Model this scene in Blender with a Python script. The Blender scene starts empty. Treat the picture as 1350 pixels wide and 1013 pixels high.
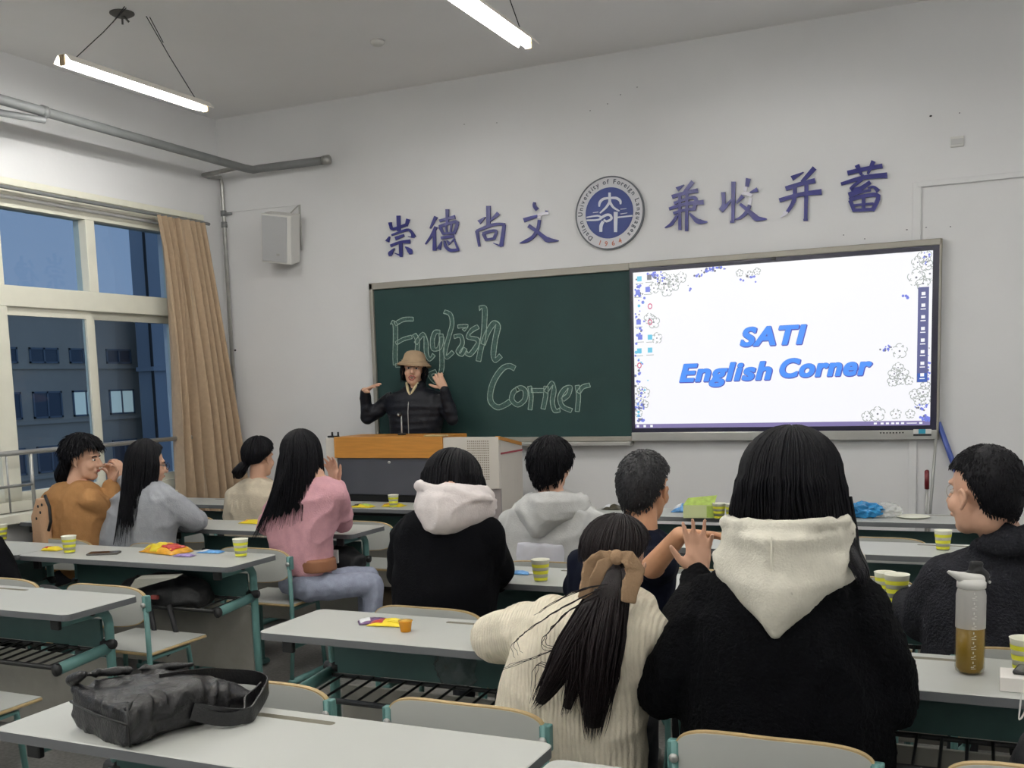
import bpy, bmesh, math, random
import numpy as np
from mathutils import Vector, Matrix, Euler, noise
R_ = math.radians
random.seed(7)
SC = bpy.context.scene
COL = SC.collection

# ---------------------------------------------------------------- camera, world, exposure
CAM = Vector((3.3041, -7.165, 1.55))
FPX, YAW, PIT, ROL, SX, SY = 1397.9, .4414, -.1175, -.0317, -35.1, 162.35
def _axes():
    cy, sy, cp, sp, cr, sr = math.cos(YAW), math.sin(YAW), math.cos(PIT), math.sin(PIT), math.cos(ROL), math.sin(ROL)
    f = Vector((-sy*cp, cy*cp, sp)); r = Vector((cy, sy, 0)); u = r.cross(f)
    return r*cr+u*sr, -r*sr+u*cr, f
AR, AU, AF = _axes()
cam = bpy.data.cameras.new('camera'); camo = bpy.data.objects.new('camera', cam); COL.objects.link(camo)
m = Matrix((AR, AU, -AF)).transposed().to_4x4(); m.translation = CAM; camo.matrix_world = m
cam.sensor_fit = 'HORIZONTAL'; cam.sensor_width = 36; cam.lens = FPX/1350*36
cam.shift_x = -SX/1350; cam.shift_y = SY/1350; cam.clip_start = .02; cam.clip_end = 500
SC.camera = camo
def ray(px, py): return AR*((px-675-SX)/FPX) - AU*((py-506.5-SY)/FPX) + AF
def aty(px, py, y):
    r = ray(px, py); return CAM + r*((y-CAM.y)/r.y)
def atz(px, py, z):
    r = ray(px, py); return CAM + r*((z-CAM.z)/r.z)
def atx(px, py, x):
    r = ray(px, py); return CAM + r*((x-CAM.x)/r.x)

SC.view_settings.view_transform = 'Standard'; SC.view_settings.look = 'None'
SC.view_settings.gamma = 1; SC.view_settings.use_curve_mapping = False
SC.view_settings.exposure = 0.0
TUBE_POWER = 135.0
w = bpy.data.worlds.new('dusk_sky'); SC.world = w; w.use_nodes = True
nt = w.node_tree; bg = nt.nodes['Background']
tc = nt.nodes.new('ShaderNodeTexCoord'); sp = nt.nodes.new('ShaderNodeSeparateXYZ'); cr = nt.nodes.new('ShaderNodeValToRGB')
nt.links.new(tc.outputs['Generated'], sp.inputs[0]); nt.links.new(sp.outputs[2], cr.inputs[0]); nt.links.new(cr.outputs[0], bg.inputs[0])
cr.color_ramp.elements[0].position = 0.0; cr.color_ramp.elements[0].color = (.27, .35, .48, 1)
cr.color_ramp.elements[1].position = .6; cr.color_ramp.elements[1].color = (.17, .25, .40, 1)
bg.inputs[1].default_value = 1.0

# ---------------------------------------------------------------- helpers
def lin(c):
    return tuple(((v/255)/12.92 if v/255 <= .04045 else ((v/255+.055)/1.055)**2.4) for v in c)
MATS = {}
def mat(name, rgb, rough=.6, metal=0, bump=0, bscale=40, var=0, vscale=8, emit=0, alpha=1, trans=0, sheen=0, spec=None, stretch=None, wave=None, coat=0, wdir='X'):
    if name in MATS: return MATS[name]
    M = bpy.data.materials.new(name); M.use_nodes = True; MATS[name] = M
    t = M.node_tree; b = t.nodes['Principled BSDF']
    c = lin(rgb)
    b.inputs['Base Color'].default_value = (*c, 1); b.inputs['Roughness'].default_value = rough; b.inputs['Metallic'].default_value = metal
    if spec is not None: b.inputs['Specular IOR Level'].default_value = spec
    if sheen: b.inputs['Sheen Weight'].default_value = sheen; b.inputs['Sheen Roughness'].default_value = .5
    if coat: b.inputs['Coat Weight'].default_value = coat
    if trans: b.inputs['Transmission Weight'].default_value = trans
    if alpha < 1: b.inputs['Alpha'].default_value = alpha
    if emit: b.inputs['Emission Color'].default_value = (*c, 1); b.inputs['Emission Strength'].default_value = emit
    co = t.nodes.new('ShaderNodeTexCoord'); mp = t.nodes.new('ShaderNodeMapping'); t.links.new(co.outputs['Object'], mp.inputs[0])
    if stretch: mp.inputs['Scale'].default_value = stretch
    if var:
        n = t.nodes.new('ShaderNodeTexNoise'); n.inputs['Scale'].default_value = vscale; n.inputs['Detail'].default_value = 5
        t.links.new(mp.outputs[0], n.inputs[0])
        r = t.nodes.new('ShaderNodeValToRGB'); t.links.new(n.outputs[0], r.inputs[0])
        r.color_ramp.elements[0].position = .3; r.color_ramp.elements[1].position = .7
        r.color_ramp.elements[0].color = (*[max(0, v*(1-var)) for v in c], 1); r.color_ramp.elements[1].color = (*[min(1, v*(1+var)) for v in c], 1)
        t.links.new(r.outputs[0], b.inputs['Base Color'])
    if bump:
        n = t.nodes.new('ShaderNodeTexNoise'); n.inputs['Scale'].default_value = bscale; n.inputs['Detail'].default_value = 4
        t.links.new(mp.outputs[0], n.inputs[0])
        bn = t.nodes.new('ShaderNodeBump'); bn.inputs['Strength'].default_value = bump; bn.inputs['Distance'].default_value = .01
        t.links.new(n.outputs[0], bn.inputs['Height']); t.links.new(bn.outputs[0], b.inputs['Normal'])
        if wave:
            wv = t.nodes.new('ShaderNodeTexWave'); wv.inputs['Scale'].default_value = wave; wv.bands_direction = wdir
            wv.inputs['Distortion'].default_value = 1.5; t.links.new(mp.outputs[0], wv.inputs[0])
            bw = t.nodes.new('ShaderNodeBump'); bw.inputs['Strength'].default_value = .5; bw.inputs['Distance'].default_value = .006
            t.links.new(wv.outputs[1], bw.inputs['Height']); t.links.new(bn.outputs[0], bw.inputs['Normal']); t.links.new(bw.outputs[0], b.inputs['Normal'])
    return M

def tag(o, label=None, cat=None, group=None, kind=None):
    if label: o['label'] = label
    if cat: o['category'] = cat
    if group: o['group'] = group
    if kind: o['kind'] = kind
    return o
def empty(name, loc=(0,0,0), rz=0, label=None, cat=None, group=None):
    o = bpy.data.objects.new(name, None); COL.objects.link(o); o.location = loc; o.rotation_euler = (0,0,rz)
    o.empty_display_size = .05
    return tag(o, label, cat, group)
def worldm(p):
    l = Matrix.Translation(p.location) @ p.rotation_euler.to_matrix().to_4x4()
    l = p.matrix_parent_inverse @ l
    return worldm(p.parent) @ l if p.parent else l
def link(name, me, material=None, parent=None, smooth=False, world=False):
    o = bpy.data.objects.new(name, me); COL.objects.link(o)
    if material is not None:
        for mm in (material if isinstance(material, (list, tuple)) else [material]): me.materials.append(mm)
    if smooth:
        me.polygons.foreach_set('use_smooth', [True]*len(me.polygons))
    if parent is not None:
        o.parent = parent
        if world:   # vertices are in world space: undo the parent's transform
            mw = worldm(parent)
            o.matrix_parent_inverse = mw.inverted()
    return o
class MB:
    """collects simple shapes and links them as one mesh object"""
    def __init__(s): s.v = []; s.f = []; s.mi = []; s.cur = 0
    def add(s, vs, fs):
        n = len(s.v); s.v += [tuple(p) for p in vs]; s.f += [tuple(i+n for i in f) for f in fs]; s.mi += [s.cur]*len(fs); return s
    def box(s, a, b, bev=0):
        x0,y0,z0 = [min(p,q) for p,q in zip(a,b)]; x1,y1,z1 = [max(p,q) for p,q in zip(a,b)]
        if bev <= 0:
            return s.add([(x0,y0,z0),(x1,y0,z0),(x1,y1,z0),(x0,y1,z0),(x0,y0,z1),(x1,y0,z1),(x1,y1,z1),(x0,y1,z1)],
                     [(3,2,1,0),(4,5,6,7),(0,1,5,4),(1,2,6,5),(2,3,7,6),(3,0,4,7)])
        bm = bmesh.new(); bmesh.ops.create_cube(bm, size=1)
        for v in bm.verts: v.co = Vector(((x0+x1)/2+v.co.x*(x1-x0), (y0+y1)/2+v.co.y*(y1-y0), (z0+z1)/2+v.co.z*(z1-z0)))
        bmesh.ops.bevel(bm, geom=bm.edges[:], offset=bev, segments=2, affect='EDGES', profile=.5)
        bm.verts.index_update(); s.add([v.co for v in bm.verts], [[v.index for v in f.verts] for f in bm.faces]); bm.free(); return s
    def tube(s, pts, r, n=10, cap=True, flat=None):
        pts = [Vector(p) for p in pts]; rs = r if isinstance(r, (list, tuple)) else [r]*len(pts)
        N = len(pts); vs = []; up = None
        for i, p in enumerate(pts):
            d = (pts[min(i+1,N-1)]-pts[max(i-1,0)])
            d = d.normalized() if d.length > 1e-9 else Vector((0,0,1))
            if up is None:
                up = Vector((0,0,1)) if abs(d.z) < .9 else Vector((0,1,0))
            a = d.cross(up)
            if a.length < 1e-6: a = d.cross(Vector((1,0,0)))
            a.normalize(); b = a.cross(d); up = b
            for k in range(n):
                t = 2*math.pi*k/n; vs.append(p + (a*math.cos(t)*(flat or 1)+b*math.sin(t))*rs[i])
        fs = [(i*n+k, i*n+(k+1)%n, (i+1)*n+(k+1)%n, (i+1)*n+k) for i in range(N-1) for k in range(n)]
        if cap: fs += [tuple(reversed(range(n))), tuple(range((N-1)*n, N*n))]
        return s.add(vs, fs)
    def lathe(s, prof, n=24, c=(0,0,0), sx=1, sy=1):
        vs = []; fs = []
        for r, z in prof:
            for k in range(n):
                t = 2*math.pi*k/n; vs.append((c[0]+r*math.cos(t)*sx, c[1]+r*math.sin(t)*sy, c[2]+z))
        N = len(prof)
        fs = [(i*n+k, i*n+(k+1)%n, (i+1)*n+(k+1)%n, (i+1)*n+k) for i in range(N-1) for k in range(n)]
        if prof[0][0] > 1e-6: fs.append(tuple(reversed(range(n))))
        if prof[-1][0] > 1e-6: fs.append(tuple(range((N-1)*n, N*n)))
        return s.add(vs, fs)
    def prism(s, poly, y0, y1):   # polygon in x,z extruded in y
        n = len(poly); vs = [(x,y0,z) for x,z in poly]+[(x,y1,z) for x,z in poly]
        return s.add(vs, [tuple(range(n)), tuple(reversed(range(n,2*n)))]+[(i,i+n,(i+1)%n+n,(i+1)%n) for i in range(n)])
    def ell(s, c, r, M=None, nu=16, nv=10):
        c = Vector(c); vs = [(0,0,r[2])]; fs = []
        for j in range(1, nv):
            th = math.pi*j/nv
            for k in range(nu):
                t = 2*math.pi*k/nu; vs.append((r[0]*math.sin(th)*math.cos(t), r[1]*math.sin(th)*math.sin(t), r[2]*math.cos(th)))
        vs.append((0,0,-r[2]))
        for k in range(nu): fs.append((0, 1+k, 1+(k+1)%nu))
        for j in range(nv-2):
            for k in range(nu): a = 1+j*nu; b = a+nu; fs.append((a+k, b+k, b+(k+1)%nu, a+(k+1)%nu))
        L = len(vs)-1; a = 1+(nv-2)*nu
        for k in range(nu): fs.append((L, a+(k+1)%nu, a+k))
        vs = [Vector(v) for v in vs]
        if M is not None: vs = [M @ v for v in vs]
        return s.add([c+v for v in vs], fs)
    def cap(s, p, q, r0, r1=None, n=12):
        p, q = Vector(p), Vector(q); r1 = r0 if r1 is None else r1
        s.ell(p, (r0,)*3, None, n, 8); s.ell(q, (r1,)*3, None, n, 8)
        if (q-p).length > 1e-4: s.tube([p, q], [r0, r1], n)
        return s
    def chain(s, pts, rs):
        for i in range(len(pts)-1): s.cap(pts[i], pts[i+1], rs[i], rs[i+1])
        return s
    def loft(s, rings, n=28, e=2.4):
        """rings: (cx,cy,cz,rx,ry,yaw)"""
        vs = []
        for cx,cy,cz,rx,ry,yw in rings:
            for k in range(n):
                t = 2*math.pi*k/n; c, sn = math.cos(t), math.sin(t)
                x = rx*math.copysign(abs(c)**(2/e), c); y = ry*math.copysign(abs(sn)**(2/e), sn)
                vs.append((cx+x*math.cos(yw)-y*math.sin(yw), cy+x*math.sin(yw)+y*math.cos(yw), cz))
        N = len(rings)
        fs = [(i*n+k, i*n+(k+1)%n, (i+1)*n+(k+1)%n, (i+1)*n+k) for i in range(N-1) for k in range(n)]
        fs += [tuple(reversed(range(n))), tuple(range((N-1)*n, N*n))]
        return s.add(vs, fs)
    def mesh(s, name):
        me = bpy.data.meshes.new(name); me.from_pydata(s.v, [], s.f)
        if any(s.mi): me.polygons.foreach_set('material_index', s.mi)
        me.update(); return me
    def build(s, name, material, parent=None, smooth=False, world=False):
        o = link(name, s.mesh(name), material, parent, smooth, world)
        return o
def fixnormals(o):
    bm = bmesh.new(); bm.from_mesh(o.data); bmesh.ops.recalc_face_normals(bm, faces=bm.faces[:]); bm.to_mesh(o.data); bm.free(); return o
def shade_auto(o, ang=35):
    me = o.data; me.polygons.foreach_set('use_smooth', [True]*len(me.polygons)); me.set_sharp_from_angle(angle=R_(ang)); return o
def evaluated(tmp):
    dg = bpy.context.evaluated_depsgraph_get(); dg.update()
    me = bpy.data.meshes.new_from_object(tmp.evaluated_get(dg)); bpy.data.objects.remove(tmp); return me
def blob(mb, name, material, parent, voxel=.01, smooth=6, ratio=1.0, folds=0, fscale=.12, sub=0, seed=0, fine=0):
    """union of the collected shapes as one continuous smooth surface"""
    me0 = mb.mesh('tmp'); t = bpy.data.objects.new('tmp', me0); COL.objects.link(t)
    r = t.modifiers.new('r', 'REMESH'); r.mode = 'VOXEL'; r.voxel_size = voxel
    if smooth:
        sm = t.modifiers.new('s', 'SMOOTH'); sm.iterations = smooth; sm.factor = .6
    if ratio < 1:
        d = t.modifiers.new('d', 'DECIMATE'); d.ratio = ratio
    me = evaluated(t); bpy.data.meshes.remove(me0)
    if folds or fine:
        n = len(me.vertices); co = np.empty(n*3); me.vertices.foreach_get('co', co); no = np.empty(n*3); me.vertex_normals.foreach_get('vector', no)
        co = co.reshape(-1,3); no = no.reshape(-1,3)
        out = np.empty(n)
        for i in range(n):
            p = Vector(co[i])
            q = Vector((p.x/fscale+seed, p.y/fscale, p.z/fscale*.8))
            a = noise.noise(q + Vector((noise.noise(q*.7), noise.noise(q*.7+Vector((9,3,1))), 0))*1.1)
            ridge = 1-abs(a)*2.6
            b = noise.noise(Vector(co[i])*90+Vector((seed,0,0))) if fine else 0
            out[i] = folds*(max(ridge, -.2)-.35) + fine*b
        co += no*out[:, None]; me.vertices.foreach_set('co', co.ravel()); me.update()
    me.name = name
    return link(name, me, material, parent, True, True)
def copy_tree(o, parent=None):
    c = o.copy(); COL.objects.link(c)
    if parent is not None: c.parent = parent
    for ch in [x for x in ALLCH.get(o.name, [])]: copy_tree(ch, c)
    return c
ALLCH = {}
def register_tree(o):
    ALLCH[o.name] = [x for x in bpy.data.objects if x.parent == o]
    for c in ALLCH[o.name]: register_tree(c)

# text to mesh data (default built-in font)
def text_geo(txt, size=1, extrude=0, shear=0, offset=0, align='CENTER', res=3, space=1.0):
    cu = bpy.data.curves.new('t', 'FONT'); cu.body = txt; cu.size = size; cu.extrude = extrude; cu.shear = shear; cu.offset = offset
    cu.align_x = align; cu.space_character = space; cu.resolution_u = res
    t = bpy.data.objects.new('t', cu); COL.objects.link(t)
    me = evaluated(t); bpy.data.curves.remove(cu)
    vs = [v.co.copy() for v in me.vertices]; fs = [tuple(p.vertices) for p in me.polygons]; bpy.data.meshes.remove(me)
    return vs, fs
def ribbon(mb, pts, y, tfun, depth=0.0, round_end=True, sub=4):
    """brush stroke: pts (px,py,w) in local drawing units, tfun maps drawing point to (x,z) on the wall plane"""
    P = [Vector((p[0], p[1])) for p in pts]; W = [p[2] for p in pts]
    if len(P) > 2:      # smooth with catmull-rom
        Q, V = [], []
        for i in range(len(P)-1):
            a = P[max(i-1,0)]; b = P[i]; c = P[i+1]; d = P[min(i+2,len(P)-1)]
            for k in range(sub):
                t = k/sub
                Q.append(.5*((2*b)+(c-a)*t+(2*a-5*b+4*c-d)*t*t+(3*b-a-3*c+d)*t**3)); V.append(W[i]*(1-t)+W[i+1]*t)
        Q.append(P[-1]); V.append(W[-1]); P, W = Q, V
    n = len(P); L, Rr = [], []
    for i in range(n):
        d = P[min(i+1,n-1)]-P[max(i-1,0)]
        d = d.normalized() if d.length > 1e-6 else Vector((1,0)); nn = Vector((-d.y, d.x))*W[i]/2
        L.append(P[i]+nn); Rr.append(P[i]-nn)
    def T(p): x, z = tfun(p.x, p.y); return x, z
    vs = []
    for i in range(n):
        for q in (L[i], Rr[i]):
            x, z = T(q); vs.append((x, y, z))
    if depth:
        for i in range(n):
            for q in (L[i], Rr[i]):
                x, z = T(q); vs.append((x, y+depth, z))
    fs = []
    for i in range(n-1):
        fs.append((2*i, 2*i+1, 2*i+3, 2*i+2))
        if depth:
            o = 2*n
            fs += [(o+2*i, o+2*i+2, o+2*i+3, o+2*i+1), (2*i, 2*i+2, o+2*i+2, o+2*i), (2*i+1, o+2*i+1, o+2*i+3, 2*i+3)]
    if depth:
        o = 2*n; fs += [(0, o, o+1, 1), (2*n-2, 2*n-1, o+2*n-1, o+2*n-2)]
    mb.add(vs, fs)

# ---------------------------------------------------------------- materials
M_wall = mat('wall_paint', (224, 224, 224), .75, var=.03, vscale=1.3, bump=.08, bscale=25)
M_ceil = mat('ceiling_paint', (236, 235, 234), .85, var=.03, vscale=.9, bump=.06, bscale=20)
M_floor = mat('floor_terrazzo', (122, 120, 117), .45, var=.25, vscale=60)
M_frame_w = mat('window_frame', (226, 224, 208), .4, var=.03)
M_pipe = mat('grey_pipe', (118, 120, 120), .45, var=.08)
M_steelpipe = mat('galvanised_pipe', (168, 168, 164), .35, metal=.6, var=.1, vscale=20)
M_curtain = mat('beige_curtain', (176, 153, 126), .85, var=.06, vscale=30, bump=.15, bscale=200, sheen=.2)
M_laminate = mat('white_laminate', (182, 184, 179), .42, var=.015, vscale=3, spec=.4)
M_edge = mat('dark_edge_band', (96, 99, 101), .5)
M_teal = mat('teal_paint', (92, 134, 130), .42, var=.08, vscale=12)
M_tealdk = mat('teal_plate', (62, 94, 91), .5, var=.08, vscale=12)
M_black = mat('black_plastic', (24, 25, 26), .45)
M_panel = mat('grey_modesty_panel', (142, 140, 132), .6, var=.05, vscale=20)
M_ply = mat('ply_edge', (184, 160, 116), .55, var=.12, vscale=40)
M_alu = mat('aluminium', (176, 176, 172), .35, metal=.55, var=.04)
M_champ = mat('champagne_frame', (158, 154, 144), .45, metal=.35, var=.03)
M_blue = mat('blue_lettering', (36, 38, 120), .3, var=.05)
M_film = mat('silver_film', (232, 230, 240), .25)
M_chalk = mat('chalk', (158, 178, 166), .95, var=.3, vscale=60)
M_white = mat('white_plastic', (214, 213, 208), .5)
M_skin = mat('skin', (208, 164, 138), .55, var=.05, vscale=14)
M_skin2 = mat('skin_tan', (196, 146, 112), .55, var=.05, vscale=14)
M_hair = mat('black_hair', (11, 11, 16), .5, bump=.3, bscale=60, stretch=(6,6,.6), spec=.15)
M_hairb = mat('brown_black_hair', (22, 15, 17), .5, bump=.3, bscale=60, stretch=(6,6,.6), spec=.25)
# ================================================================ the room
LW, RW, BK, CE = -2.39, 5.2, -9.6, 3.73
mb = MB(); mb.box((LW-.3, BK, -.1), (RW, .12, 0)); tag(mb.build('floor', M_floor), kind='structure')
mb = MB(); mb.box((LW-.3, BK, CE), (RW+.1, .12, CE+.12)); tag(mb.build('ceiling', M_ceil), kind='structure')
mb = MB(); mb.box((LW-.3, 0, 0), (RW+.1, .12, CE)); wall_front = tag(mb.build('wall_front', M_wall), kind='structure')
mb = MB(); mb.box((RW, BK, 0), (RW+.1, 0, CE)); tag(mb.build('wall_right', M_wall), kind='structure')
mb = MB(); mb.box((LW-.3, BK-.12, 0), (RW+.1, BK, CE)); tag(mb.build('wall_back', M_wall), kind='structure')
# left wall with window openings (two bays: the one in view and the next towards the back)
WZ0, WZ1 = .80, 2.82
OPEN = [(-.50, -4.10), (-5.0, -8.6)]
mb = MB()
mb.box((LW-.24, BK, 0), (LW, 0, WZ0)); mb.box((LW-.24, BK, WZ1), (LW, 0, CE))
ys = [0, -.50, -4.10, -5.0, -8.6, BK]
for i in range(0, 6, 2): mb.box((LW-.24, ys[i+1], WZ0), (LW, ys[i], WZ1))
wl = tag(mb.build('wall_left', M_wall), kind='structure')
# teaching platform
mb = MB(); mb.box((-2.2, -.86, 0), (3.6, 0, .12), .01)
tag(mb.build('trim_1', mat('platform_board', (120, 104, 84), .5, var=.1)), kind='structure', label='low teaching platform along the front wall')
# plaster crack lines on the front wall: thin shallow cracks, and nail holes
mb = MB()
for q in ((1227,153),(1265,149),(1140,315),(1253,299),(1221,300),(1196,303),(310,462),(840,115),(818,125),(801,137),(778,146),(612,164),(655,162),(260,262),(1112,310),(1195,303)):
    p = aty(*q, 0.0); r = .008 if q == (1227,153) else (.011 if q == (310,462) else .004); mb.ell(p, (r, .003, r*.7), None, 8, 6)
o = mb.build('nail_hole', mat('hole_dark', (52, 50, 50), .9), wall_front); o['kind'] = 'stuff'
# conduit line from the vertical pipe along front wall
mb = MB(); p = aty(300, 280, -.006); q = aty(396, 270, -.006); mb.tube([p, q], .004, 6); mb.build('wire_line', M_wall, wall_front)

# ---- window (frames, panes) in view
def window(idx, y0, y1, secs):
    root = empty('window_%d' % idx, (LW-.12, (y0+y1)/2, WZ0)); root['kind'] = 'structure'
    X0, X1 = LW-.16, LW-.04
    mb = MB(); mb.box((X0, y1, WZ1-.05), (X1, y0, WZ1)); mb.box((X0, y1, WZ0), (X1, y0, WZ0+.07))
    mb.box((X0, y0-.05, WZ0), (X1, y0, WZ1)); mb.box((X0, y1, WZ0), (X1, y1+.05, WZ1))
    mb.build('window_frame', M_frame_w, root, world=True)
    mb = MB(); mb.box((X0-.005, y1+.05, 2.135), (X1+.006, y0-.05, 2.27), .004); mb.build('transom', M_frame_w, root, world=True)
    for k, (a, b, kind) in enumerate(secs):   # a > b (towards the camera)
        # upper fixed light: mullion
        mb = MB(); 
        wm = .14 if kind == 'post' else .085
        mb.box((X0, b-wm/2, 2.27), (X1, b+wm/2, WZ1-.05), .004); 
        if kind == 'post': mb.box((X0, b-wm/2, WZ0+.07), (X1+.004, b+wm/2, 2.135), .004)
        mb.build('mullion', M_frame_w, root, world=True)
        p = MB(); p.box((LW-.105, b+wm/2, 2.27), (LW-.099, a-.05, WZ1-.05)); p.build('upper_pane', M_glass, root, world=True)
        # lower sliding sash
        xs = LW-.12+(.035 if k % 2 else 0)
        s = MB(); t = .055
        A, B = a-.02, b-.02; z0, z1 = WZ0+.07, 2.135
        s.box((xs-.02, B, z0), (xs+.02, B+t, z1)); s.box((xs-.02, A-t, z0), (xs+.02, A, z1))
        s.box((xs-.02, B+t, z0), (xs+.02, A-t, z0+t)); s.box((xs-.02, B+t, z1-t), (xs+.02, A-t, z1))
        so = s.build('sash', M_frame_w, root, world=True)
        p = MB(); p.box((xs-.003, B+t, z0+t), (xs+.003, A-t, z1-t)); p.build('lower_pane', M_glass, so, world=True)
    return root
gm = bpy.data.materials.new('window_glass'); gm.use_nodes = True; t = gm.node_tree; t.nodes.clear()
o_ = t.nodes.new('ShaderNodeOutputMaterial'); mx = t.nodes.new('ShaderNodeMixShader'); tr = t.nodes.new('ShaderNodeBsdfTransparent'); gl = t.nodes.new('ShaderNodeBsdfGlossy')
tr.inputs[0].default_value = (.80, .88, .95, 1); gl.inputs['Roughness'].default_value = .03; gl.inputs[0].default_value = (.9,.95,1,1)
fr = t.nodes.new('ShaderNodeFresnel'); fr.inputs[0].default_value = 1.45
ge = t.nodes.new('ShaderNodeNewGeometry'); mt = t.nodes.new('ShaderNodeMath'); mt.operation = 'SUBTRACT'; mt.use_clamp = True; t.links.new(fr.outputs[0], mt.inputs[0]); t.links.new(ge.outputs['Backfacing'], mt.inputs[1])
t.links.new(mt.outputs[0], mx.inputs[0]); t.links.new(tr.outputs[0], mx.inputs[1]); t.links.new(gl.outputs[0], mx.inputs[2]); t.links.new(mx.outputs[0], o_.inputs[0])
M_glass = gm
window(1, -.50, -4.10, [(-.50, -1.40, 'm'), (-1.40, -2.24, 'post'), (-2.24, -3.10, 'm'), (-3.10, -4.05, 'm')])
window(2, -5.0, -8.6, [(-5.0, -5.9, 'm'), (-5.9, -6.8, 'post'), (-6.8, -7.7, 'm'), (-7.7, -8.55, 'm')])
# sill, head trim
mb = MB(); mb.box((LW-.05, -4.2, .74), (LW+.10, -.4, .80), .006); tag(mb.build('trim_2', M_frame_w), kind='structure', label='white window sill ledge')
mb = MB(); mb.box((LW, -4.6, 2.885), (LW+.07, -.30, 2.93), .004); mb.box((LW, -4.6, 2.835), (LW+.04, -.3, 2.885))
tag(mb.build('trim_3', M_frame_w), kind='structure', label='pale trim strip over the window head')
mb = MB(); mb.tube([(LW+.10, -4.6, 2.86), (LW+.10, -.28, 2.86)], .012, 8); 
for y in (-4.4, -2.9, -1.6, -.5): mb.tube([(LW+.02, y, 2.875), (LW+.10, y, 2.86)], .007, 6)
tag(mb.build('curtain_rail', M_pipe), 'grey curtain rail above the window', 'rail')
# handrail in front of the window
root = empty('window_guard_rail', (LW+.11, -2.2, .8), 0, 'grey metal guard rail across the lower window', 'rail')
mb = MB(); mb.tube([(LW+.11, -4.0, 1.195), (LW+.11, -.45, 1.195)], .017, 10); mb.build('top_bar', M_alu, root, True, True)
mb = MB(); mb.tube([(LW+.11, -4.0, .985), (LW+.11, -2.21, .985)], .010, 8); mb.build('lower_bar', M_alu, root, True, True)
for y in (-4.0, -3.1, -2.21):
    mb = MB(); mb.tube([(LW+.11, y, .80), (LW+.11, y, 1.195)], .012, 8); mb.build('post', M_alu, root, True, True)
mb = MB(); mb.tube([(LW+.11, -2.40, .82), (LW+.11, -2.40, 1.19)], .006, 8); mb.build('post', M_alu, root, True, True)
# curtain
def curtain():
    nz, nu = 60, 240; vs = []; fs = []
    for j in range(nz+1):
        t = j/nz; z = 2.85-t*2.45
        a = -.90+t*.06 + .03*math.sin(t*5); b = -.385+.36*min(1, t*1.15)
        if t < .08: a += -.02+t*.2
        for i in range(nu+1):
            u = i/nu; ph = u*math.pi*2*7.5
            amp = .024+.040*min(1, t*1.6)
            x = LW+.135 + amp*math.sin(ph + 1.3*math.sin(u*7+t*1.5)) + .012*math.sin(ph*2.3+t*3)
            y = a+(b-a)*u + .010*math.cos(ph*1.1)
            vs.append((x, y, z))
    for j in range(nz):
        for i in range(nu):
            k = j*(nu+1)+i; fs.append((k, k+1, k+nu+2, k+nu+1))
    return MB().add(vs, fs)
r = empty('window_curtain', (LW+.12, -.6, .4), 0, 'beige curtain drawn to the right end of the window', 'curtain')
curtain().build('fabric', M_curtain, r, True, True)
mb = MB()
for i in range(10): mb.tube([(LW+.10, -.86+i*.052, 2.86), (LW+.12, -.86+i*.052, 2.83)], .006, 6)
mb.build('hooks', M_pipe, r, True, True)

# ---- pipes
P_el = aty(330, 224, -.14); P_end = aty(431, 211, -.14); P_l = atz(0, 131, P_el.z)
P_far = P_l + (P_l-P_el).normalized()*2.2
root = empty('heating_pipe', P_el, 0, 'thick grey pipe along the left wall turning onto the front wall', 'pipe')
mb = MB(); mb.tube([P_far, P_l, P_el+(P_l-P_el).normalized()*.07, P_el+Vector((.02,.01,0)), P_el+(P_end-P_el).normalized()*.09, P_end], .030, 14)
mb.build('pipe_run', M_pipe, root, True, True)
mb = MB(); d = (P_end-P_el).normalized(); mb.tube([P_end-d*.03, P_end+d*.02], .036, 14); mb.build('end_collar', M_steelpipe, root, True, True)
q = aty(45, 141, -1.9); c0 = P_l+(P_el-P_l)*.135; dd = (P_el-P_l).normalized(); mb = MB(); mb.tube([c0-dd*.02, c0+dd*.02], .037, 14); mb.build('joint_collar', M_pipe, root, True, True)
c1 = P_l+(P_el-P_l)*.12+Vector((-.0,0,-.05)); mb = MB(); mb.tube([c0, c0+Vector((0,0,-.05)), P_far+Vector((-.02,0,-.16)) if False else c0+Vector((-.14,-.75,-.07))], .020, 10); mb.build('branch_pipe', M_pipe, root, True, True)
Vt = aty(290, 236, -.08); Vb = Vector((Vt.x+.0, -.06, .1)); 
root = empty('riser_pipe', (Vt.x, -.06, 0), 0, 'thin silver riser pipe in the corner beside the curtain', 'pipe')
J = aty(268, 231, -.22); mb = MB()
mb.tube([P_el+(P_l-P_el).normalized()*.16+Vector((0,0,-.01)), J, J+Vector((.02,.04,-.01)), Vector((Vt.x,-.07,Vt.z+.01)), Vector((Vt.x,-.06,Vt.z-.05)), Vector((Vt.x,-.06,.02))], .017, 10)
mb.build('pipe_run', M_steelpipe, root, True, True)
mb = MB()
for z in (aty(292,282,-.06).z, aty(292,297,-.06).z): mb.tube([(Vt.x,-.06,z-.022),(Vt.x,-.06,z+.022)], .024, 10)
mb.tube([(Vt.x,-.06,aty(292,282,-.06).z),(Vt.x+.06,-.03,aty(292,282,-.06).z)], .009, 8)
mb.build('clamp', M_pipe, root, True, True)

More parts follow.
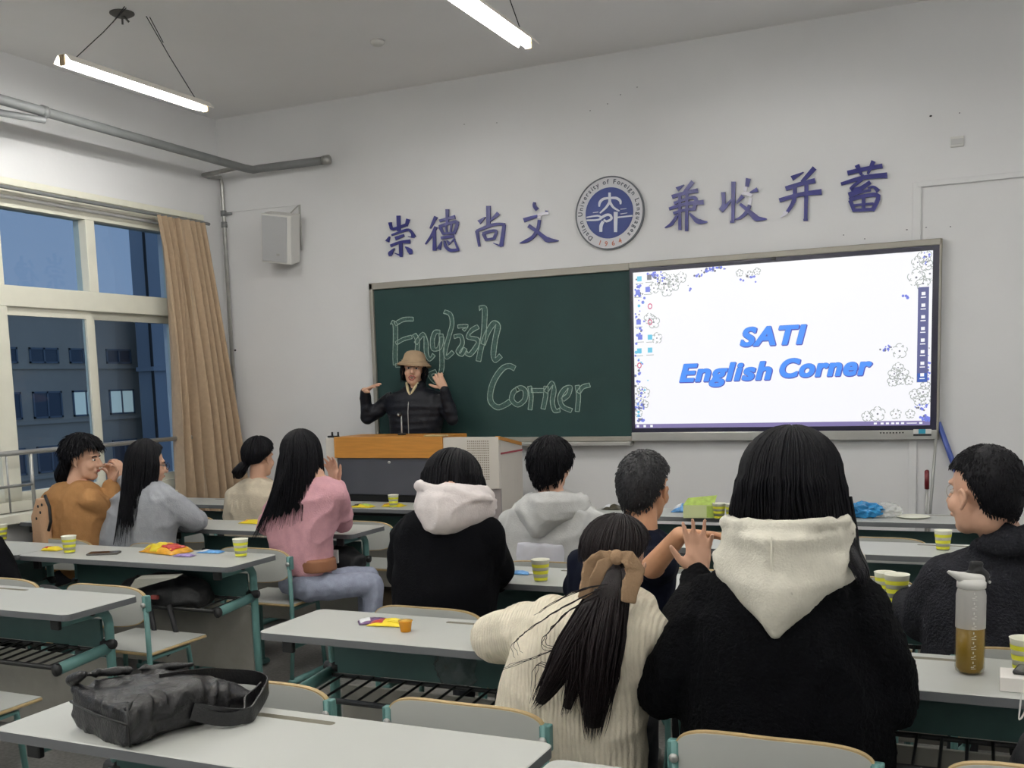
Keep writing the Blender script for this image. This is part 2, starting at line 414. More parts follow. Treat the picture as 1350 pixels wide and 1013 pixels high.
# ---- ceiling rose / junction by the fixture and round detector
def puck(name, p, label, cat):
    mb = MB(); mb.lathe([(0,-.03),(.03,-.028),(.045,-.012),(.045,0)], 20, p); return tag(mb.build(name, M_white, None, True), label, cat)
puck('ceiling_disc', (-.25, -1.03, CE), 'small round white ceiling disc near the front wall', 'ceiling disc')
p = (-1.25, -2.22, CE); mb = MB(); mb.lathe([(0,-.02),(.05,-.018),(.07,-.006),(.07,0)], 18, p)
mb.tube([(p[0], p[1], CE-.02), (p[0]-.01, p[1]+.01, CE-.06)], .006, 6); mb.tube([(p[0]+.01, p[1], CE-.02), (p[0]+.03, p[1]+.02, CE-.05)], .006, 6)
tag(mb.build('ceiling_rose', mat('old_rose', (90, 88, 84), .7), None, True), 'dark ceiling rose with loose wires above the left lamp', 'ceiling rose')

# ---- lamps (white enamel trough with one tube each, hung on wires)
M_tube = bpy.data.materials.new('lit_tube'); M_tube.use_nodes = True
b = M_tube.node_tree.nodes['Principled BSDF']; b.inputs['Emission Color'].default_value = (1, .985, .95, 1); b.inputs['Emission Strength'].default_value = TUBE_POWER
M_enamel = mat('lamp_enamel', (228, 224, 214), .35); M_rust = mat('lamp_edge', (150, 132, 104), .6, var=.3, vscale=60)
def lamp(x, yc, z, L, label):
    root = empty('ceiling_lamp', (x, yc, z), 0, label, 'lamp')
    a, b_ = -L/2, L/2
    mb = MB(); w = .062
    prof = [(-w, -.0), (-w+.004, .004), (-.028, .038), (.028, .038), (w-.004, .004), (w, 0), (w-.002, -.004), (.030, .032), (-.030, .032), (-w+.002, -.004)]
    mb.prism(prof, a, b_); mb.build('reflector', M_enamel, root)
    mb = MB(); mb.tube([(0, a+.03, -.005), (0, b_-.03, -.005)], .0145, 12); mb.build('tube', M_tube, root, True)
    for s in (a, b_):
        mb = MB(); mb.box((-.018, s-.012 if s > 0 else s-.002, -.020), (.018, s+.002 if s > 0 else s+.012, .036), .003); mb.build('tube_socket', M_rust, root)
    h = CE-z
    for s, e in ((a+.09, -.07), (b_-.09, .09)):
        mb = MB(); mb.tube([(0, s, .036), (0, s*.45+e*.55, h*.52+.02), (0, e, h)], .0028, 5)
        mb.tube([(0.008, e+.02*(1 if e>0 else -1), h), (.01, (s*.3+e*.7), h*.72)], .003, 5); mb.build('hanging_wire', M_black, root)
    return root
lamp(-1.17, -2.2, 3.31, 1.16, 'lit tube lamp on crossed wires near the window, above the left wall')
lamp(1.08, -2.35, 3.31, 1.22, 'lit tube lamp above the middle of the room, cut by the top edge')
for (x, y, lb) in ((3.3, -2.3, 'front lamp over the right block, beyond the right edge'), (-1.17, -4.7, 'lamp over the window block, middle row of lamps'), (1.08, -4.7, 'lamp over the aisle behind the camera side rows'), (3.3, -4.7, 'lamp over the right block, middle row of lamps'),
    (-1.17, -6.9, 'third row lamp nearest the windows'), (1.08, -6.9, 'third row lamp in the centre of the room'), (3.3, -6.9, 'third row lamp over the right side'),
    (-1.17, -8.9, 'rearmost lamp nearest the windows'), (1.08, -8.9, 'rearmost lamp in the centre of the room'), (3.3, -8.9, 'rearmost lamp over the right side')):
    lamp(x, y, 3.31, 1.2, lb)

# ---- loudspeaker
root = empty('wall_speaker', (-1.7, -.02, 2.7), 0, 'white box loudspeaker angled on the front wall above the curtain corner', 'speaker')
c = Vector((-1.69, -.17, 2.715)); M = Euler((R_(14), R_(9), R_(12))).to_matrix()
def boxM(mb, c, d, M, bev=.006):
    t = MB(); t.box([-v/2 for v in d], [v/2 for v in d], bev); mb.add([c+M@Vector(v) for v in t.v], t.f); return mb
boxM(MB(), c, (.25, .17, .37), M).build('cabinet', M_white, root, False, True)
boxM(MB(), c+M@Vector((-.012,-.088,0)), (.205, .012, .345), M, .004).build('grille', mat('speaker_grille', (186,187,188), .7, bump=.5, bscale=400), root, False, True)
boxM(MB(), c+M@Vector((.02,-.096,-.115)), (.028, .004, .018), M, .001).build('badge', M_alu, root, False, True)
mb = MB(); top = aty(395, 272, -.005); mb.tube([top, top+Vector((0,-.02,.0)), c+M@Vector((.06,.06,.19))], .006, 6); mb.tube([(top.x,-.006,top.z+.01),(top.x,-.006,top.z-.34)], .010, 6); mb.build('bracket', M_alu, root, False, True)

# ---- outlet plate and cable trunking on the right
root = empty('wall_socket', aty(1262,187,0), 0, 'small white double socket plate high on the right', 'socket')
a, b_ = aty(1253,195,0), aty(1271,179,0); mb = MB(); mb.box((a.x,-.012,a.z),(b_.x,0,b_.z),.003); mb.build('plate', M_white, root, False, True)
for f in (.28,.72):
    mb = MB(); x = a.x+(b_.x-a.x)*f; mb.box((x-.018,-.016,a.z+.015),(x+.018,-.011,b_.z-.015),.002); mb.build('socket_insert', mat('socket_insert',(190,190,188),.4), root, False, True)
root = empty('cable_trunking', (2.9,0,0), 0, 'white cable trunking running right and down past the display', 'trunking')
a, b_ = aty(1212,243,0), aty(1350,233,0)
mb = MB(); mb.box((a.x-.01,-.022,a.z-.02),(RW-.02,0,a.z+.012),.003); mb.build('horizontal_run', M_wall, root, False, True)
mb = MB(); mb.box((a.x-.035,-.018,.14),(a.x+.012,0,a.z+.012),.003); mb.build('vertical_run', M_wall, root, False, True)

# ================================================================ green board and display
BY = -.05
TL, TR = aty(486.3,375,BY), aty(1243,312.7,BY); BRt = aty(1236,580,BY)
bx0, bx1 = aty(491,475,BY).x, aty(1240,445,BY).x; bz1 = (TL.z+TR.z)/2; bz0 = BRt.z; sxL = aty(831.5,460,BY).x
root = empty('green_chalkboard', ((bx0+sxL)/2, 0, bz0), 0, 'dark green chalkboard with large handwritten chalk words, left of the display', 'chalkboard')
mb = MB(); mb.box((bx0+.03, BY+.012, bz0+.03), (sxL, 0, bz1-.045)); mb.build('writing_surface', mat('board_green', (22, 56, 54), .7, var=.12, vscale=2.2, bump=.05, bscale=90), root, False, True)
for nm, a, b_ in (('frame_top', (bx0, BY-.01, bz1-.05), (sxL, 0, bz1)), ('frame_bottom', (bx0, BY-.01, bz0), (sxL, 0, bz0+.035)), ('frame_side', (bx0, BY-.01, bz0), (bx0+.032, 0, bz1))):
    mb = MB(); mb.box(a, b_, .005); mb.build(nm, M_champ, root, False, True)
mb = MB(); mb.box((bx0, BY-.05, bz0-.03), (sxL, 0, bz0), .006); mb.build('chalk_tray', M_alu, root, False, True)
# chalk writing: hollow double-lined letters, traced at their real places on the board
CH = BY+.011
fillm = mat('chalk_fill', (68, 94, 88), .95, var=.35, vscale=90)
def chalk(strokes, ox, oy, sc):
    T = lambda x, y: (lambda q: (q.x, q.z))(aty(ox+x/sc, oy+y/sc, CH))
    f, l = MB(), MB()
    for i, s in enumerate(strokes):
        wd = s[0]; pts = s[1:]
        ribbon(f, [(x, y, wd) for x, y in pts], CH-.0004*(1+i%4), T)
        for sd in (1, -1):
            P = [Vector(p) for p in pts]; n = len(P); off = []
            for k in range(n):
                d = (P[min(k+1,n-1)]-P[max(k-1,0)]).normalized(); off.append(P[k]+Vector((-d.y, d.x))*sd*(wd/2-2))
            ribbon(l, [(q.x, q.y, sc*1.0*random.uniform(.75,1.15)) for q in off], CH-.0026, T)
        for k in (0, -1):
            q = Vector(pts[k]); d = (Vector(pts[1])-Vector(pts[0])) if k == 0 else (Vector(pts[-1])-Vector(pts[-2])); d.normalize(); nn = Vector((-d.y, d.x))*(wd/2-2)
            ribbon(l, [(*(q+nn), sc*.9), (*(q-nn), sc*.9)], CH-.0026, T)
    return f, l
s = 8.106
eng = [(52,(90,245),(130,265),(135,420),(130,600),(135,700)), (44,(135,705),(220,700),(310,660)), (46,(130,265),(220,215),(325,210)), (42,(140,470),(220,425),(310,400)),
       (48,(335,370),(370,440),(365,560)), (46,(350,470),(430,370),(460,450),(465,570),(500,640),(545,590)),
       (48,(610,350),(560,350),(530,430),(540,530),(600,520),(625,440),(620,370)), (50,(630,400),(630,600),(625,760),(560,880),(500,800),(570,770)),
       (46,(655,130),(720,160),(740,260),(715,360),(690,450),(665,560),(680,620),(750,560)), (46,(760,400),(830,390),(850,470),(800,560),(840,590),(880,520)),
       (40,(800,290),(900,285),(860,330)), (50,(1020,290),(950,330),(910,400),(1010,430),(1000,500),(930,590),(890,570)),
       (56,(1030,95),(1085,90),(1085,250),(1070,420),(1040,560),(1020,660)), (56,(1070,480),(1120,350),(1190,250),(1230,280),(1200,430),(1180,590),(1200,650),(1260,600))]
f, l = chalk(eng, 505, 395, s)
wd = f.build('chalk_fill', fillm, root, False, True); l.build('chalk_outline', M_chalk, wd, False, True)
s = 9.0
cor = [(66,(395,190),(330,160),(250,190),(160,310),(110,450),(110,580),(190,650),(280,620),(340,580)), (60,(440,430),(380,470),(360,560),(430,620),(510,560),(520,460),(470,420),(410,440)),
       (50,(570,400),(590,520),(575,680)), (52,(590,450),(740,450)), (56,(765,400),(760,520),(730,670)), (54,(760,470),(840,360),(860,440),(840,580),(870,690),(930,680)),
       (56,(960,560),(1030,500),(1050,410),(990,430),(930,530),(960,640),(1070,690)), (54,(1135,390),(1150,520),(1135,700)), (54,(1150,480),(1200,410),(1285,385))]
f, l = chalk(cor, 635, 465, s)
wd = f.build('chalk_fill', fillm, root, False, True); l.build('chalk_outline', M_chalk, wd, False, True)

# display
root = empty('interactive_display', ((sxL+bx1)/2, 0, bz0), 0, 'large lit display showing blue title lettering on a flowered white page', 'display')
mb = MB(); mb.box((sxL+.002, BY+.01, bz0), (bx1, -.001, bz1)); mb.build('housing', M_champ, root, False, True)
gx0, gx1 = aty(836.2,465,BY).x, aty(1228.2,445,BY).x; gz1 = (aty(835.9,360.5,BY).z+aty(1230.2,329.3,BY).z)/2; gz0 = (aty(1226,560.5,BY).z+aty(836.6,565,BY).z)/2
fx1 = gx1+.035
for nm, a, b_ in (('frame_top', (sxL, BY-.015, gz1+.028), (bx1, 0, bz1)), ('frame_bottom', (sxL, BY-.015, bz0), (bx1, 0, gz0-.028)), ('frame_side', (fx1, BY-.015, bz0), (bx1, 0, bz1))):
    mb = MB(); mb.box(a, b_, .006); mb.build(nm, M_champ if nm != 'frame_bottom' else M_alu, root, False, True)
mb = MB(); z0, z1, x0, x1 = gz0-.03, gz1+.03, sxL+.003, fx1+.004
for a, b_ in (((x0,z0),(x1,gz0)), ((x0,gz1),(x1,z1)), ((x0,gz0),(gx0,gz1)), ((gx1,gz0),(x1,gz1))): mb.box((a[0],BY-.012,a[1]),(b_[0],BY+.01,b_[1]))
mb.build('black_bezel', mat('bezel', (30, 30, 52), .25), root, False, True)
def emi(name, rgb, s=1.0):
    if name in MATS: return MATS[name]
    M = bpy.data.materials.new(name); M.use_nodes = True; b = M.node_tree.nodes['Principled BSDF']; MATS[name] = M
    b.inputs['Base Color'].default_value = (.02,.02,.02,1); b.inputs['Roughness'].default_value = .2
    b.inputs['Emission Color'].default_value = (*lin(rgb), 1); b.inputs['Emission Strength'].default_value = s; return M
SS = .98
E_white = emi('screen_white', (250, 250, 255), SS)
mb = MB(); mb.add([(gx0,BY-.002,gz0),(gx1,BY-.002,gz0),(gx1,BY-.002,gz1),(gx0,BY-.002,gz1)], [(0,1,2,3)])
scr = mb.build('screen', E_white, root, False, True)
def onscreen(px, py): q = aty(px, py, BY-.003); return q.x, q.z
def title(txt, pa, pb, h, nm='lettering'):
    # baseline from pa to pb (pixels on the photo), cap height h in metres
    A, B = aty(*pa, BY), aty(*pb, BY)
    vs, fs = text_geo(txt, 1, 0, .22, .020, 'LEFT', 6, 1.10)
    xs = [v.x for v in vs]; k = (B.x-A.x)/(max(xs)-min(xs)); hz = h/.72; m1, m2 = MB(), MB(); c = 0
    for i, dx in enumerate((-.0045, -.002, 0, .002, .0045)):
        for j, dz in enumerate((-.003, .003)):
            m2.add([(A.x+(v.x-min(xs))*k*.985+dx+.004, BY-.0062-.00012*(i*2+j), A.z+v.y*hz+dz) for v in vs], fs)
    for i in range(10):
        a_ = 2*math.pi*i/10; m1.add([(A.x+(v.x-min(xs))*k*.985+.006+.0095*math.cos(a_), BY-.0042-.00012*i, A.z+v.y*hz+.0075*math.sin(a_)-.003) for v in vs], fs)
    m1.build('lettering_edge', emi('title_edge', (84, 84, 190), .9), scr, False, True); m2.build(nm, emi('title_blue', (76, 148, 250), 1.0), scr, False, True)
title('SATI', (976,456), (1063,451), .118)
title('English', (896,503), (1018,497.5), .116)
title('Corner', (1028,497), (1150,493), .116)
fl, fb, fd, fg = MB(), MB(), MB(), MB()
def flower(px, py, r, m=None, dot=True):
    x, z = onscreen(px, py); r = r/205*(gz1-gz0)*.92; m = m or fl
    for k in range(5):
        a = 2*math.pi*(k+.3)/5; c = (x+r*.52*math.cos(a), z+r*.52*math.sin(a)); n = 9; pr = r*.46
        ring = [(c[0]+pr*math.cos(a-1.9+3.8*j/n), c[1]+pr*math.sin(a-1.9+3.8*j/n)) for j in range(n+1)]
        for j in range(n):
            if random.random() < .12: continue
            (xa, za), (xb, zb) = ring[j], ring[j+1]; d = Vector((xb-xa, zb-za)); nn = Vector((-d.y, d.x)).normalized()*.0022
            m.add([(xa+nn.x, BY-.0032, za+nn.y), (xa-nn.x, BY-.0032, za-nn.y), (xb-nn.x, BY-.0032, zb-nn.y), (xb+nn.x, BY-.0032, zb+nn.y)], [(0,1,2,3)])
    if dot: disc(fd, x, z, r*.13)
def disc(m, x, z, r, yy=-.0036, n=8, sx=1):
    m.add([(x+r*sx*math.cos(2*math.pi*k/n), BY+yy, z+r*math.sin(2*math.pi*k/n)) for k in range(n)], [tuple(range(n))])
for q in ((876,368,9),(887,369,8),(875,374,10),(888,376,9),(898,366,8),(879,383,9),(862,380,8),(856,420,8),(862,425,9),(866,446,8),(861,500,0),(845,515,6),(850,518,8),(843,530,7),(850,533,6),(842,545,6),
          (1219,338,9),(1210,346,8),(1221,349,8),(1208,366,11),(1226,361,10),(1217,374,9),(1186,463,10),(1184,485,7),(1179,493,8),(1190,493,8),(1177,503,7),(1187,500,8),(1198,502,6),(1217,517,8),(1206,520,7),(1212,527,8),(1220,527,7),(1157,546,10),(1181,546,7),(1143,549,7),(1200,546,6),(988,362,5),(998,358,5),(975,360,5),(1220,508,6)):
    if q[2]: flower(*q)
random.seed(11)
for i in range(90):     # blue specks along the left edge and corners
    px = 837+abs(random.gauss(0, 7)); py = random.uniform(363, 553); x, z = onscreen(px, py); disc(random.choice((fb, fb, fg, fd)), x, z, random.uniform(.004, .012), n=6)
for c, n, sx, sy in (((862,362),26,7,4),((935,357),16,6,3),((948,353),12,5,3),((922,363),8,4,2),((1222,553),34,6,4),((1214,538),20,7,4),((1224,480),14,2,20),((1195,391),5,5,2),((845,554),14,6,3),((870,368),10,10,4),((985,367),8,12,4),((1172,459),8,3,5),((1166,461),5,4,2),((908,378),4,3,5),((1222,340),10,5,6)):
    for i in range(n):
        x, z = onscreen(random.gauss(c[0], sx*.6), random.gauss(c[1], sy*.6)); x = min(max(x, gx0+.008), gx1-.008); z = min(max(z, gz0+.03), gz1-.008); disc(fb if random.random() < .75 else fd, x, z, random.uniform(.003, .010), n=6)
for q, col in (((843,368),'g'),((841,386),'b'),((842,425),'b'),((844,445),'b'),((856,366),'d'),((854,382),'b'),((857,404),'r'),((857,445),'g'),((857,462),'g'),((843,482),'r'),((843,463),'g'),((857,425),'r')):
    x, z = onscreen(*q); mm = {'b': fb, 'g': fg, 'd': fd, 'r': None}[col]
    if mm is None:
        mr = MB()
        for k in range(8):
            a, a2 = 2*math.pi*k/8, 2*math.pi*(k+1)/8; r0, r1 = .013, .021
            mr.add([(x+r*math.cos(t)*.8, BY-.004, z+r*math.sin(t)) for r, t in ((r0,a),(r1,a),(r1,a2),(r0,a2))], [(0,1,2,3)])
        mr.build('desktop_icon', emi('icon_red', (206, 90, 130), 1), scr, False, True)
    else: mm.box((x-.016, BY-.0044, z-.016), (x+.016, BY-.0042, z+.018)); fl.box((x-.026, BY-.0044, z-.034), (x+.026, BY-.0042, z-.030))
fl.build('flower_outline', emi('flower_line', (168, 174, 170), .95), scr, False, True)['kind'] = 'stuff'
fb.build('blue_flower', emi('flower_blue', (120, 132, 224), 1), scr, False, True)['kind'] = 'stuff'
fd.build('dark_speck', emi('speck', (120, 122, 134), .9), scr, False, True)['kind'] = 'stuff'
fg.build('cyan_speck', emi('speck_cyan', (110, 200, 230), 1), scr, False, True)['kind'] = 'stuff'
# task bar with icons, tool bar with icons
mb = MB(); mb.box((gx0, BY-.0034, gz0), (gx1, BY-.003, gz0+.028)); tb = mb.build('task_bar', emi('taskbar', (134, 124, 176), .9), scr, False, True)
for px, yy, w_, h_ in [(841,562,.009,.016),(850,562,.009,.016),(859,562,.009,.016)]+[(p_,558,.009,.012) for p_ in (1154,1163,1170,1177,1183,1190,1214)]+[(1202,558,.03,.005)]:
    x, _ = onscreen(px, yy); mb = MB(); mb.box((x-w_, BY-.0042, gz0+.014-h_/2), (x+w_, BY-.0038, gz0+.014+h_/2)); mb.build('icon', E_white, tb, False, True)
xa, za = onscreen(1210.5, 379); xb, zb = onscreen(1221, 504); xc = xb
mb = MB(); mb.box((xa, BY-.0052, zb), (xa+.062, BY-.0048, za)); mb.build('tool_bar', emi('toolbar', (104, 108, 160), .8), scr, False, True)
mb = MB(); mb.box((xa+.004, BY-.0058, zb+.002), (xa+.058, BY-.0054, zb+.055)); mb.build('tool_bar_button', emi('toolbutton', (60, 100, 190), .9), scr, False, True)
H = za-zb
for i in range(8):
    z = za-H*(.05+.122*i); mb = MB(); mb.box((xa+.020, BY-.0064, z-.020), (xa+.042, BY-.006, z)); mb.box((xa+.016, BY-.0064, z-.036), (xa+.046, BY-.006, z-.030)); mb.build('tool_icon', E_white, scr, False, True)
# camera bead, buttons, sticker on the frame
p = aty(1020, 341, BY-.015); mb = MB(); mb.box((p.x-.014, BY-.024, p.z-.008), (p.x+.014, BY-.014, p.z+.008), .002); mb.build('camera_bead', M_black, root, False, True)
mb = MB()
for i in range(8): p = aty(1161+i*4.2, 571-i*.05, BY-.015); mb.ell(p, (.005, .003, .005), None, 8, 6)
mb.build('button_row', M_black, root, False, True)
a, b_ = aty(1204,575,BY-.016), aty(1228,566,BY-.016); mb = MB(); mb.box((a.x,BY-.0165,a.z),(b_.x,BY-.0148,b_.z)); st = mb.build('sticker', M_white, root, False, True)
mb = MB(); mb.box((a.x,BY-.018,a.z),(b_.x,BY-.0164,a.z+.012)); mb.build('sticker_band', M_black, st, False, True)
mb = MB(); mb.box((a.x+.03,BY-.0185,a.z+.014),(a.x+.07,BY-.0164,b_.z)); mb.build('sticker_mark', mat('sticker_cyan',(40,150,180),.4), st, False, True)

# ================================================================ wall characters
CHARS = [
 ('崇', 500,255,11.25, [[(280,330,55),(285,560,50)],[(155,430,50),(165,480,38),(200,530,42),(400,465,45)],[(425,380,55),(395,485,35)],[(150,640,15),(115,715,60)],
   [(180,620,25),(330,565,35),(430,540,38),(485,590,40),(505,650,70)],[(515,655,20),(425,640,10)],[(235,670,55),(365,622,38)],[(165,780,42),(310,725,38),(455,715,62)],[(315,740,52),(320,900,48),(322,945,30)],[(330,930,30),(225,885,8)],[(225,815,8),(165,890,70),(165,930,30)],[(385,790,10),(450,850,75),(470,900,45)]], None),
 ('德', 500,255,11.25, [[(838,345,55),(750,520,18)],[(838,495,48),(770,630,38),(680,755,15)],[(815,560,42),(815,850,52)],[(890,410,42),(1010,375,40),(1120,352,62)],[(1005,235,50),(1005,440,40)],
   [(885,495,48),(1030,445,40),(1155,430,50),(1105,600,40)],[(900,500,48),(945,600,36)],[(935,600,35),(1105,585,35)],[(985,465,28),(998,585,26)],[(1070,450,30),(1055,585,26)],[(915,665,42),(1105,632,45)],[(925,710,10),(880,830,62)],[(965,700,22),(985,790,42),(1060,845,52),(1180,835,34)],[(1170,835,30),(1110,690,18)],[(1000,695,12),(1045,755,48)],[(1120,670,24),(1060,730,14)]], None),
 ('尚', 620,255,11.25, [[(265,185,62),(265,490,58)],[(220,352,10),(125,430,66)],[(415,295,62),(295,410,22)],[(95,555,48),(130,790,28)],[(90,560,40),(290,478,48),(420,455,42),(510,465,48)],[(500,460,46),(480,620,52),(455,785,58)],[(460,785,30),(340,738,8)],
   [(180,600,40),(300,560,42),(385,565,40),(345,680,42)],[(190,600,44),(240,700,40)],[(235,690,38),(350,670,38)]], None),
 ('文', 620,255,11.25, [[(950,130,34),(945,185,45),(990,240,62)],[(790,400,66),(900,362,50),(1000,335,36)],[(1110,262,18),(1145,265,14)],[(1022,392,46),(1000,520,45),(930,640,48),(830,705,52),(730,740,8)],[(860,480,58),(980,560,48),(1090,650,62),(1150,690,84),(1305,703,14)]],
   [[(1000,325,24),(1080,300,48),(1165,298,30)],[(1000,355,26),(1050,360,40)]]),
 ('兼', 870,225,9.0, [[(285,168,8),(200,222,54)],[(390,128,50),(285,262,34)],[(142,312,48),(280,268,40),(448,235,52)],[(165,388,36),(330,332,30),(425,330,44),(400,470,44)],[(108,455,36),(300,395,38),(518,375,58)],[(158,508,36),(300,465,30),(410,458,34)],[(235,290,36),(235,705,36)],[(320,280,38),(315,718,38)],[(205,530,30),(140,630,42),(58,680,10)],[(350,505,18),(430,590,55),(485,608,56),(562,610,10)]], None),
 ('收', 870,225,9.0, [[(750,255,50),(755,400,40),(725,470,64)],[(725,480,50),(850,345,22)],[(872,130,52),(865,600,38)],[(830,608,26),(880,605,30)],[(1048,92,58),(1030,190,38)],[(985,300,48),(905,385,20)],[(1158,225,56),(1060,265,12)],[(1065,410,42),(1030,490,45),(960,555,35),(888,582,8)],[(950,395,34),(1040,470,46),(1125,550,74),(1160,570,62),(1268,575,10)]],
   [[(1018,198,42),(1010,250,36)],[(975,270,22),(1050,280,44),(1095,300,32)],[(1080,325,34),(1065,402,38)]]),
 ('并', 1020,205,8.4375, [[(332,185,8),(200,255,58)],[(455,138,54),(310,295,34)],[(132,370,52),(290,318,44),(460,280,58)],[(62,500,46),(300,432,44),(532,405,64)],[(235,340,42),(225,500,45),(150,630,34)],[(365,300,46),(355,715,40)],[(330,718,24),(380,714,24)]],
   [[(110,632,30),(160,645,26)],[(135,650,34),(75,690,10)]]),
 ('蓄', 1020,205,8.4375, [[(820,195,50),(1010,150,44),(1210,115,50)],[(925,105,55),(975,215,32)],[(1110,62,52),(1045,205,22)],[(748,318,34),(1000,245,46),(1262,220,64)],[(985,215,36),(995,262,30)],[(985,265,30),(860,370,40),(960,365,40),(1075,295,44)],[(1060,305,40),(960,380,36),(835,440,56)],[(835,450,46),(980,405,30),(1080,385,26)],[(1050,365,22),(1110,350,30),(1165,400,54)],[(840,495,46),(1010,450,42),(1165,450,50),(1095,615,46)],[(850,500,46),(895,615,42)],[(880,612,36),(1100,600,36)],[(1000,470,42),(1000,600,36)],[(885,555,26),(1110,535,26)]], None)]
POS = ['first character from the left', 'second character from the left', 'third character from the left', 'character just left of the round emblem', 'character just right of the round emblem', 'third character from the right', 'character second from the right end', 'last character at the right end']
for (c, ox, oy, sc, st, film), pos in zip(CHARS, POS):
    T = lambda x, y: (lambda q: (q.x, q.z))(aty(ox+x/sc, oy+y/sc, -.018))
    mb = MB()
    for i, sxx in enumerate(st): ribbon(mb, sxx, -.018-.0003*i, T, .012)
    q0 = T(*st[0][0][:2]); root = empty('wall_character', (q0[0], -.006, q0[1]), 0, 'blue brushed wall lettering %s, %s' % (c, pos) + (', with peeling silver film' if film else ''), 'wall lettering')
    fixnormals(mb.build('stroke', M_blue, root, False, True))
    if film:
        mb = MB()
        for i, sxx in enumerate(film): ribbon(mb, sxx, -.024-.0003*i, T, .008)
        fixnormals(mb.build('peeling_film', M_film, root, False, True))['label'] = 'peeling silver film'
# emblem
EC = Vector((.9405, 0, 2.676)); ER = .2465
root = empty('round_emblem', EC, 0, 'round white and blue emblem with circular lettering above the board', 'emblem')
def discm(r, y0, y1, n=64): mb = MB(); mb.prism([(r*math.cos(2*math.pi*k/n), r*math.sin(2*math.pi*k/n)) for k in range(n)], y0, y1); return mb
discm(ER-.004, -.020, 0).build('white_disc', mat('emblem_white', (206, 206, 210), .4), root)
mb = MB(); n = 72
for k in range(n):
    a, a2 = 2*math.pi*k/n, 2*math.pi*(k+1)/n
    vs = [(r*math.cos(t), y, r*math.sin(t)) for t in (a, a2) for r, y in ((ER-.009,-.024),(ER,-.024),(ER,0),(ER-.009,0))]
    mb.add(vs, [(0,4,5,1),(1,5,6,2),(0,3,7,4)])
mb.build('rim', mat('emblem_rim', (88, 92, 98), .4), root)
discm(ER*.694, -.024, -.02).build('blue_disc', mat('emblem_blue', (38, 58, 128), .35), root)
def aroundc(txt, rad, a0, a1, size, outward, material):
    mb = MB(); n = len(txt)
    adv = [{'i':.55,'l':.5,'t':.7,'f':.65,'r':.75,' ':.7,'U':1.3,'D':1.3,'F':1.15,'L':1.1,'1':.8,'j':.5}.get(ch, 1.0) for ch in txt]; tot = sum(adv)-adv[0]/2-adv[-1]/2; acc = 0
    for i, ch in enumerate(txt):
        if i: acc += (adv[i-1]+adv[i])/2
        a = R_(a0+(a1-a0)*acc/tot)
        if ch == ' ': continue
        vs, fs = text_geo(ch, size, .001, 0, .0006)
        rot = a-math.pi/2 if outward else a+math.pi/2
        cx, cz = rad*math.cos(a), rad*math.sin(a)
        mb.add([(cx+(v.x)*math.cos(rot)-(v.y)*math.sin(rot), -.0215-v.z, cz+(v.x)*math.sin(rot)+(v.y)*math.cos(rot)) for v in vs], fs)
    return mb
aroundc('Dalian University of Foreign Languages', .196, 228, -48, .044, True, None).build('circular_lettering', mat('emblem_text', (52, 58, 74), .5), root)
aroundc('1964', .222, 250, 291, .046, False, None).build('year_lettering', mat('emblem_year', (190, 110, 84), .5), root)
T = lambda x, y: (lambda q: (q.x-EC.x, q.z-EC.z))(aty(750+x/8.81, 225+y/8.81, -.026))
mb = MB()
for i, sxx in enumerate([[(472,255,28),(475,380,34)],[(470,318,24),(400,330,30),(360,370,32),(352,420,18)],[(480,318,24),(550,320,32),(595,350,32),(600,392,18)],[(472,370,32),(430,430,26),(360,495,16)],[(478,370,32),(520,430,26),(588,470,16)],
      [(545,480,48),(542,715,38)],[(205,545,16),(330,525,20),(380,545,26)],[(205,578,18),(340,572,22),(390,540,30),(440,515,30),(480,520,30),(495,560,28),(440,590,26),(405,570,24)],[(400,590,34),(375,640,40),(372,712,34)],[(560,545,18),(740,525,18)],[(600,505,10),(680,492,6)],[(600,450,8),(670,442,6)],[(280,490,8),(345,482,8)]]):
    ribbon(mb, sxx, -.0262-.0002*i, T)
mb.build('emblem_figure', mat('emblem_line', (214, 218, 228), .4), root)

# ================================================================ outside: dusk buildings
M_b1 = mat('far_facade', (196, 184, 166), .9, var=.06, vscale=.5); M_b2 = mat('wing_facade', (160, 168, 176), .8, var=.05, vscale=.3)
M_dg = mat('far_window_glass', (70, 84, 100), .35); M_lit = mat('lit_far_window', (190, 206, 200), .5, emit=.5)
def far_building(x, y0, y1, z0, z1, rows, cols, label, fac, lit=()):
    root = empty('school_block', (x, (y0+y1)/2, z0), 0, label, 'building')
    mb = MB(); mb.box((x-12, y0, z0), (x, y1, z1)); mb.box((x-12.3, y0-.3, z1), (x+.3, y1+.3, z1+.35)); mb.build('facade', fac, root, False, True)
    W = (y1-y0)/cols
    for ri, (za, zb) in enumerate(rows):
        mb = MB(); mb.box((x, y0, za-.25), (x+.12, y1, za-.10)); mb.build('ledge', fac, root, False, True)
        for c in range(cols):
            ya = y0+W*(c+.14); yb = y0+W*(c+.86)
            f = MB(); f.box((x, ya, za), (x+.06, yb, za+.08)); f.box((x, ya, zb-.08), (x+.06, yb, zb)); f.box((x, ya, za), (x+.06, ya+.08, zb)); f.box((x, yb-.08, za), (x+.06, yb, zb)); f.box((x, (ya+yb)/2-.04, za), (x+.06, (ya+yb)/2+.04, zb))
            fo = f.build('window', mat('far_window_frame', (120, 130, 140), .7), root, False, True)
            p = MB(); p.box((x-.02, ya+.05, za+.05), (x+.025, yb-.05, zb-.05)); p.build('pane', M_lit if (ri, c) in lit else M_dg, fo, False, True)
far_building(-35, 20, 52, -9, 5.4, [(3.0,3.7),(.55,1.75),(-1.9,-.7),(-4.4,-3.2)], 14, 'long grey school block with rows of windows seen through the lower panes', M_b1, lit=((1,4),(1,5)))
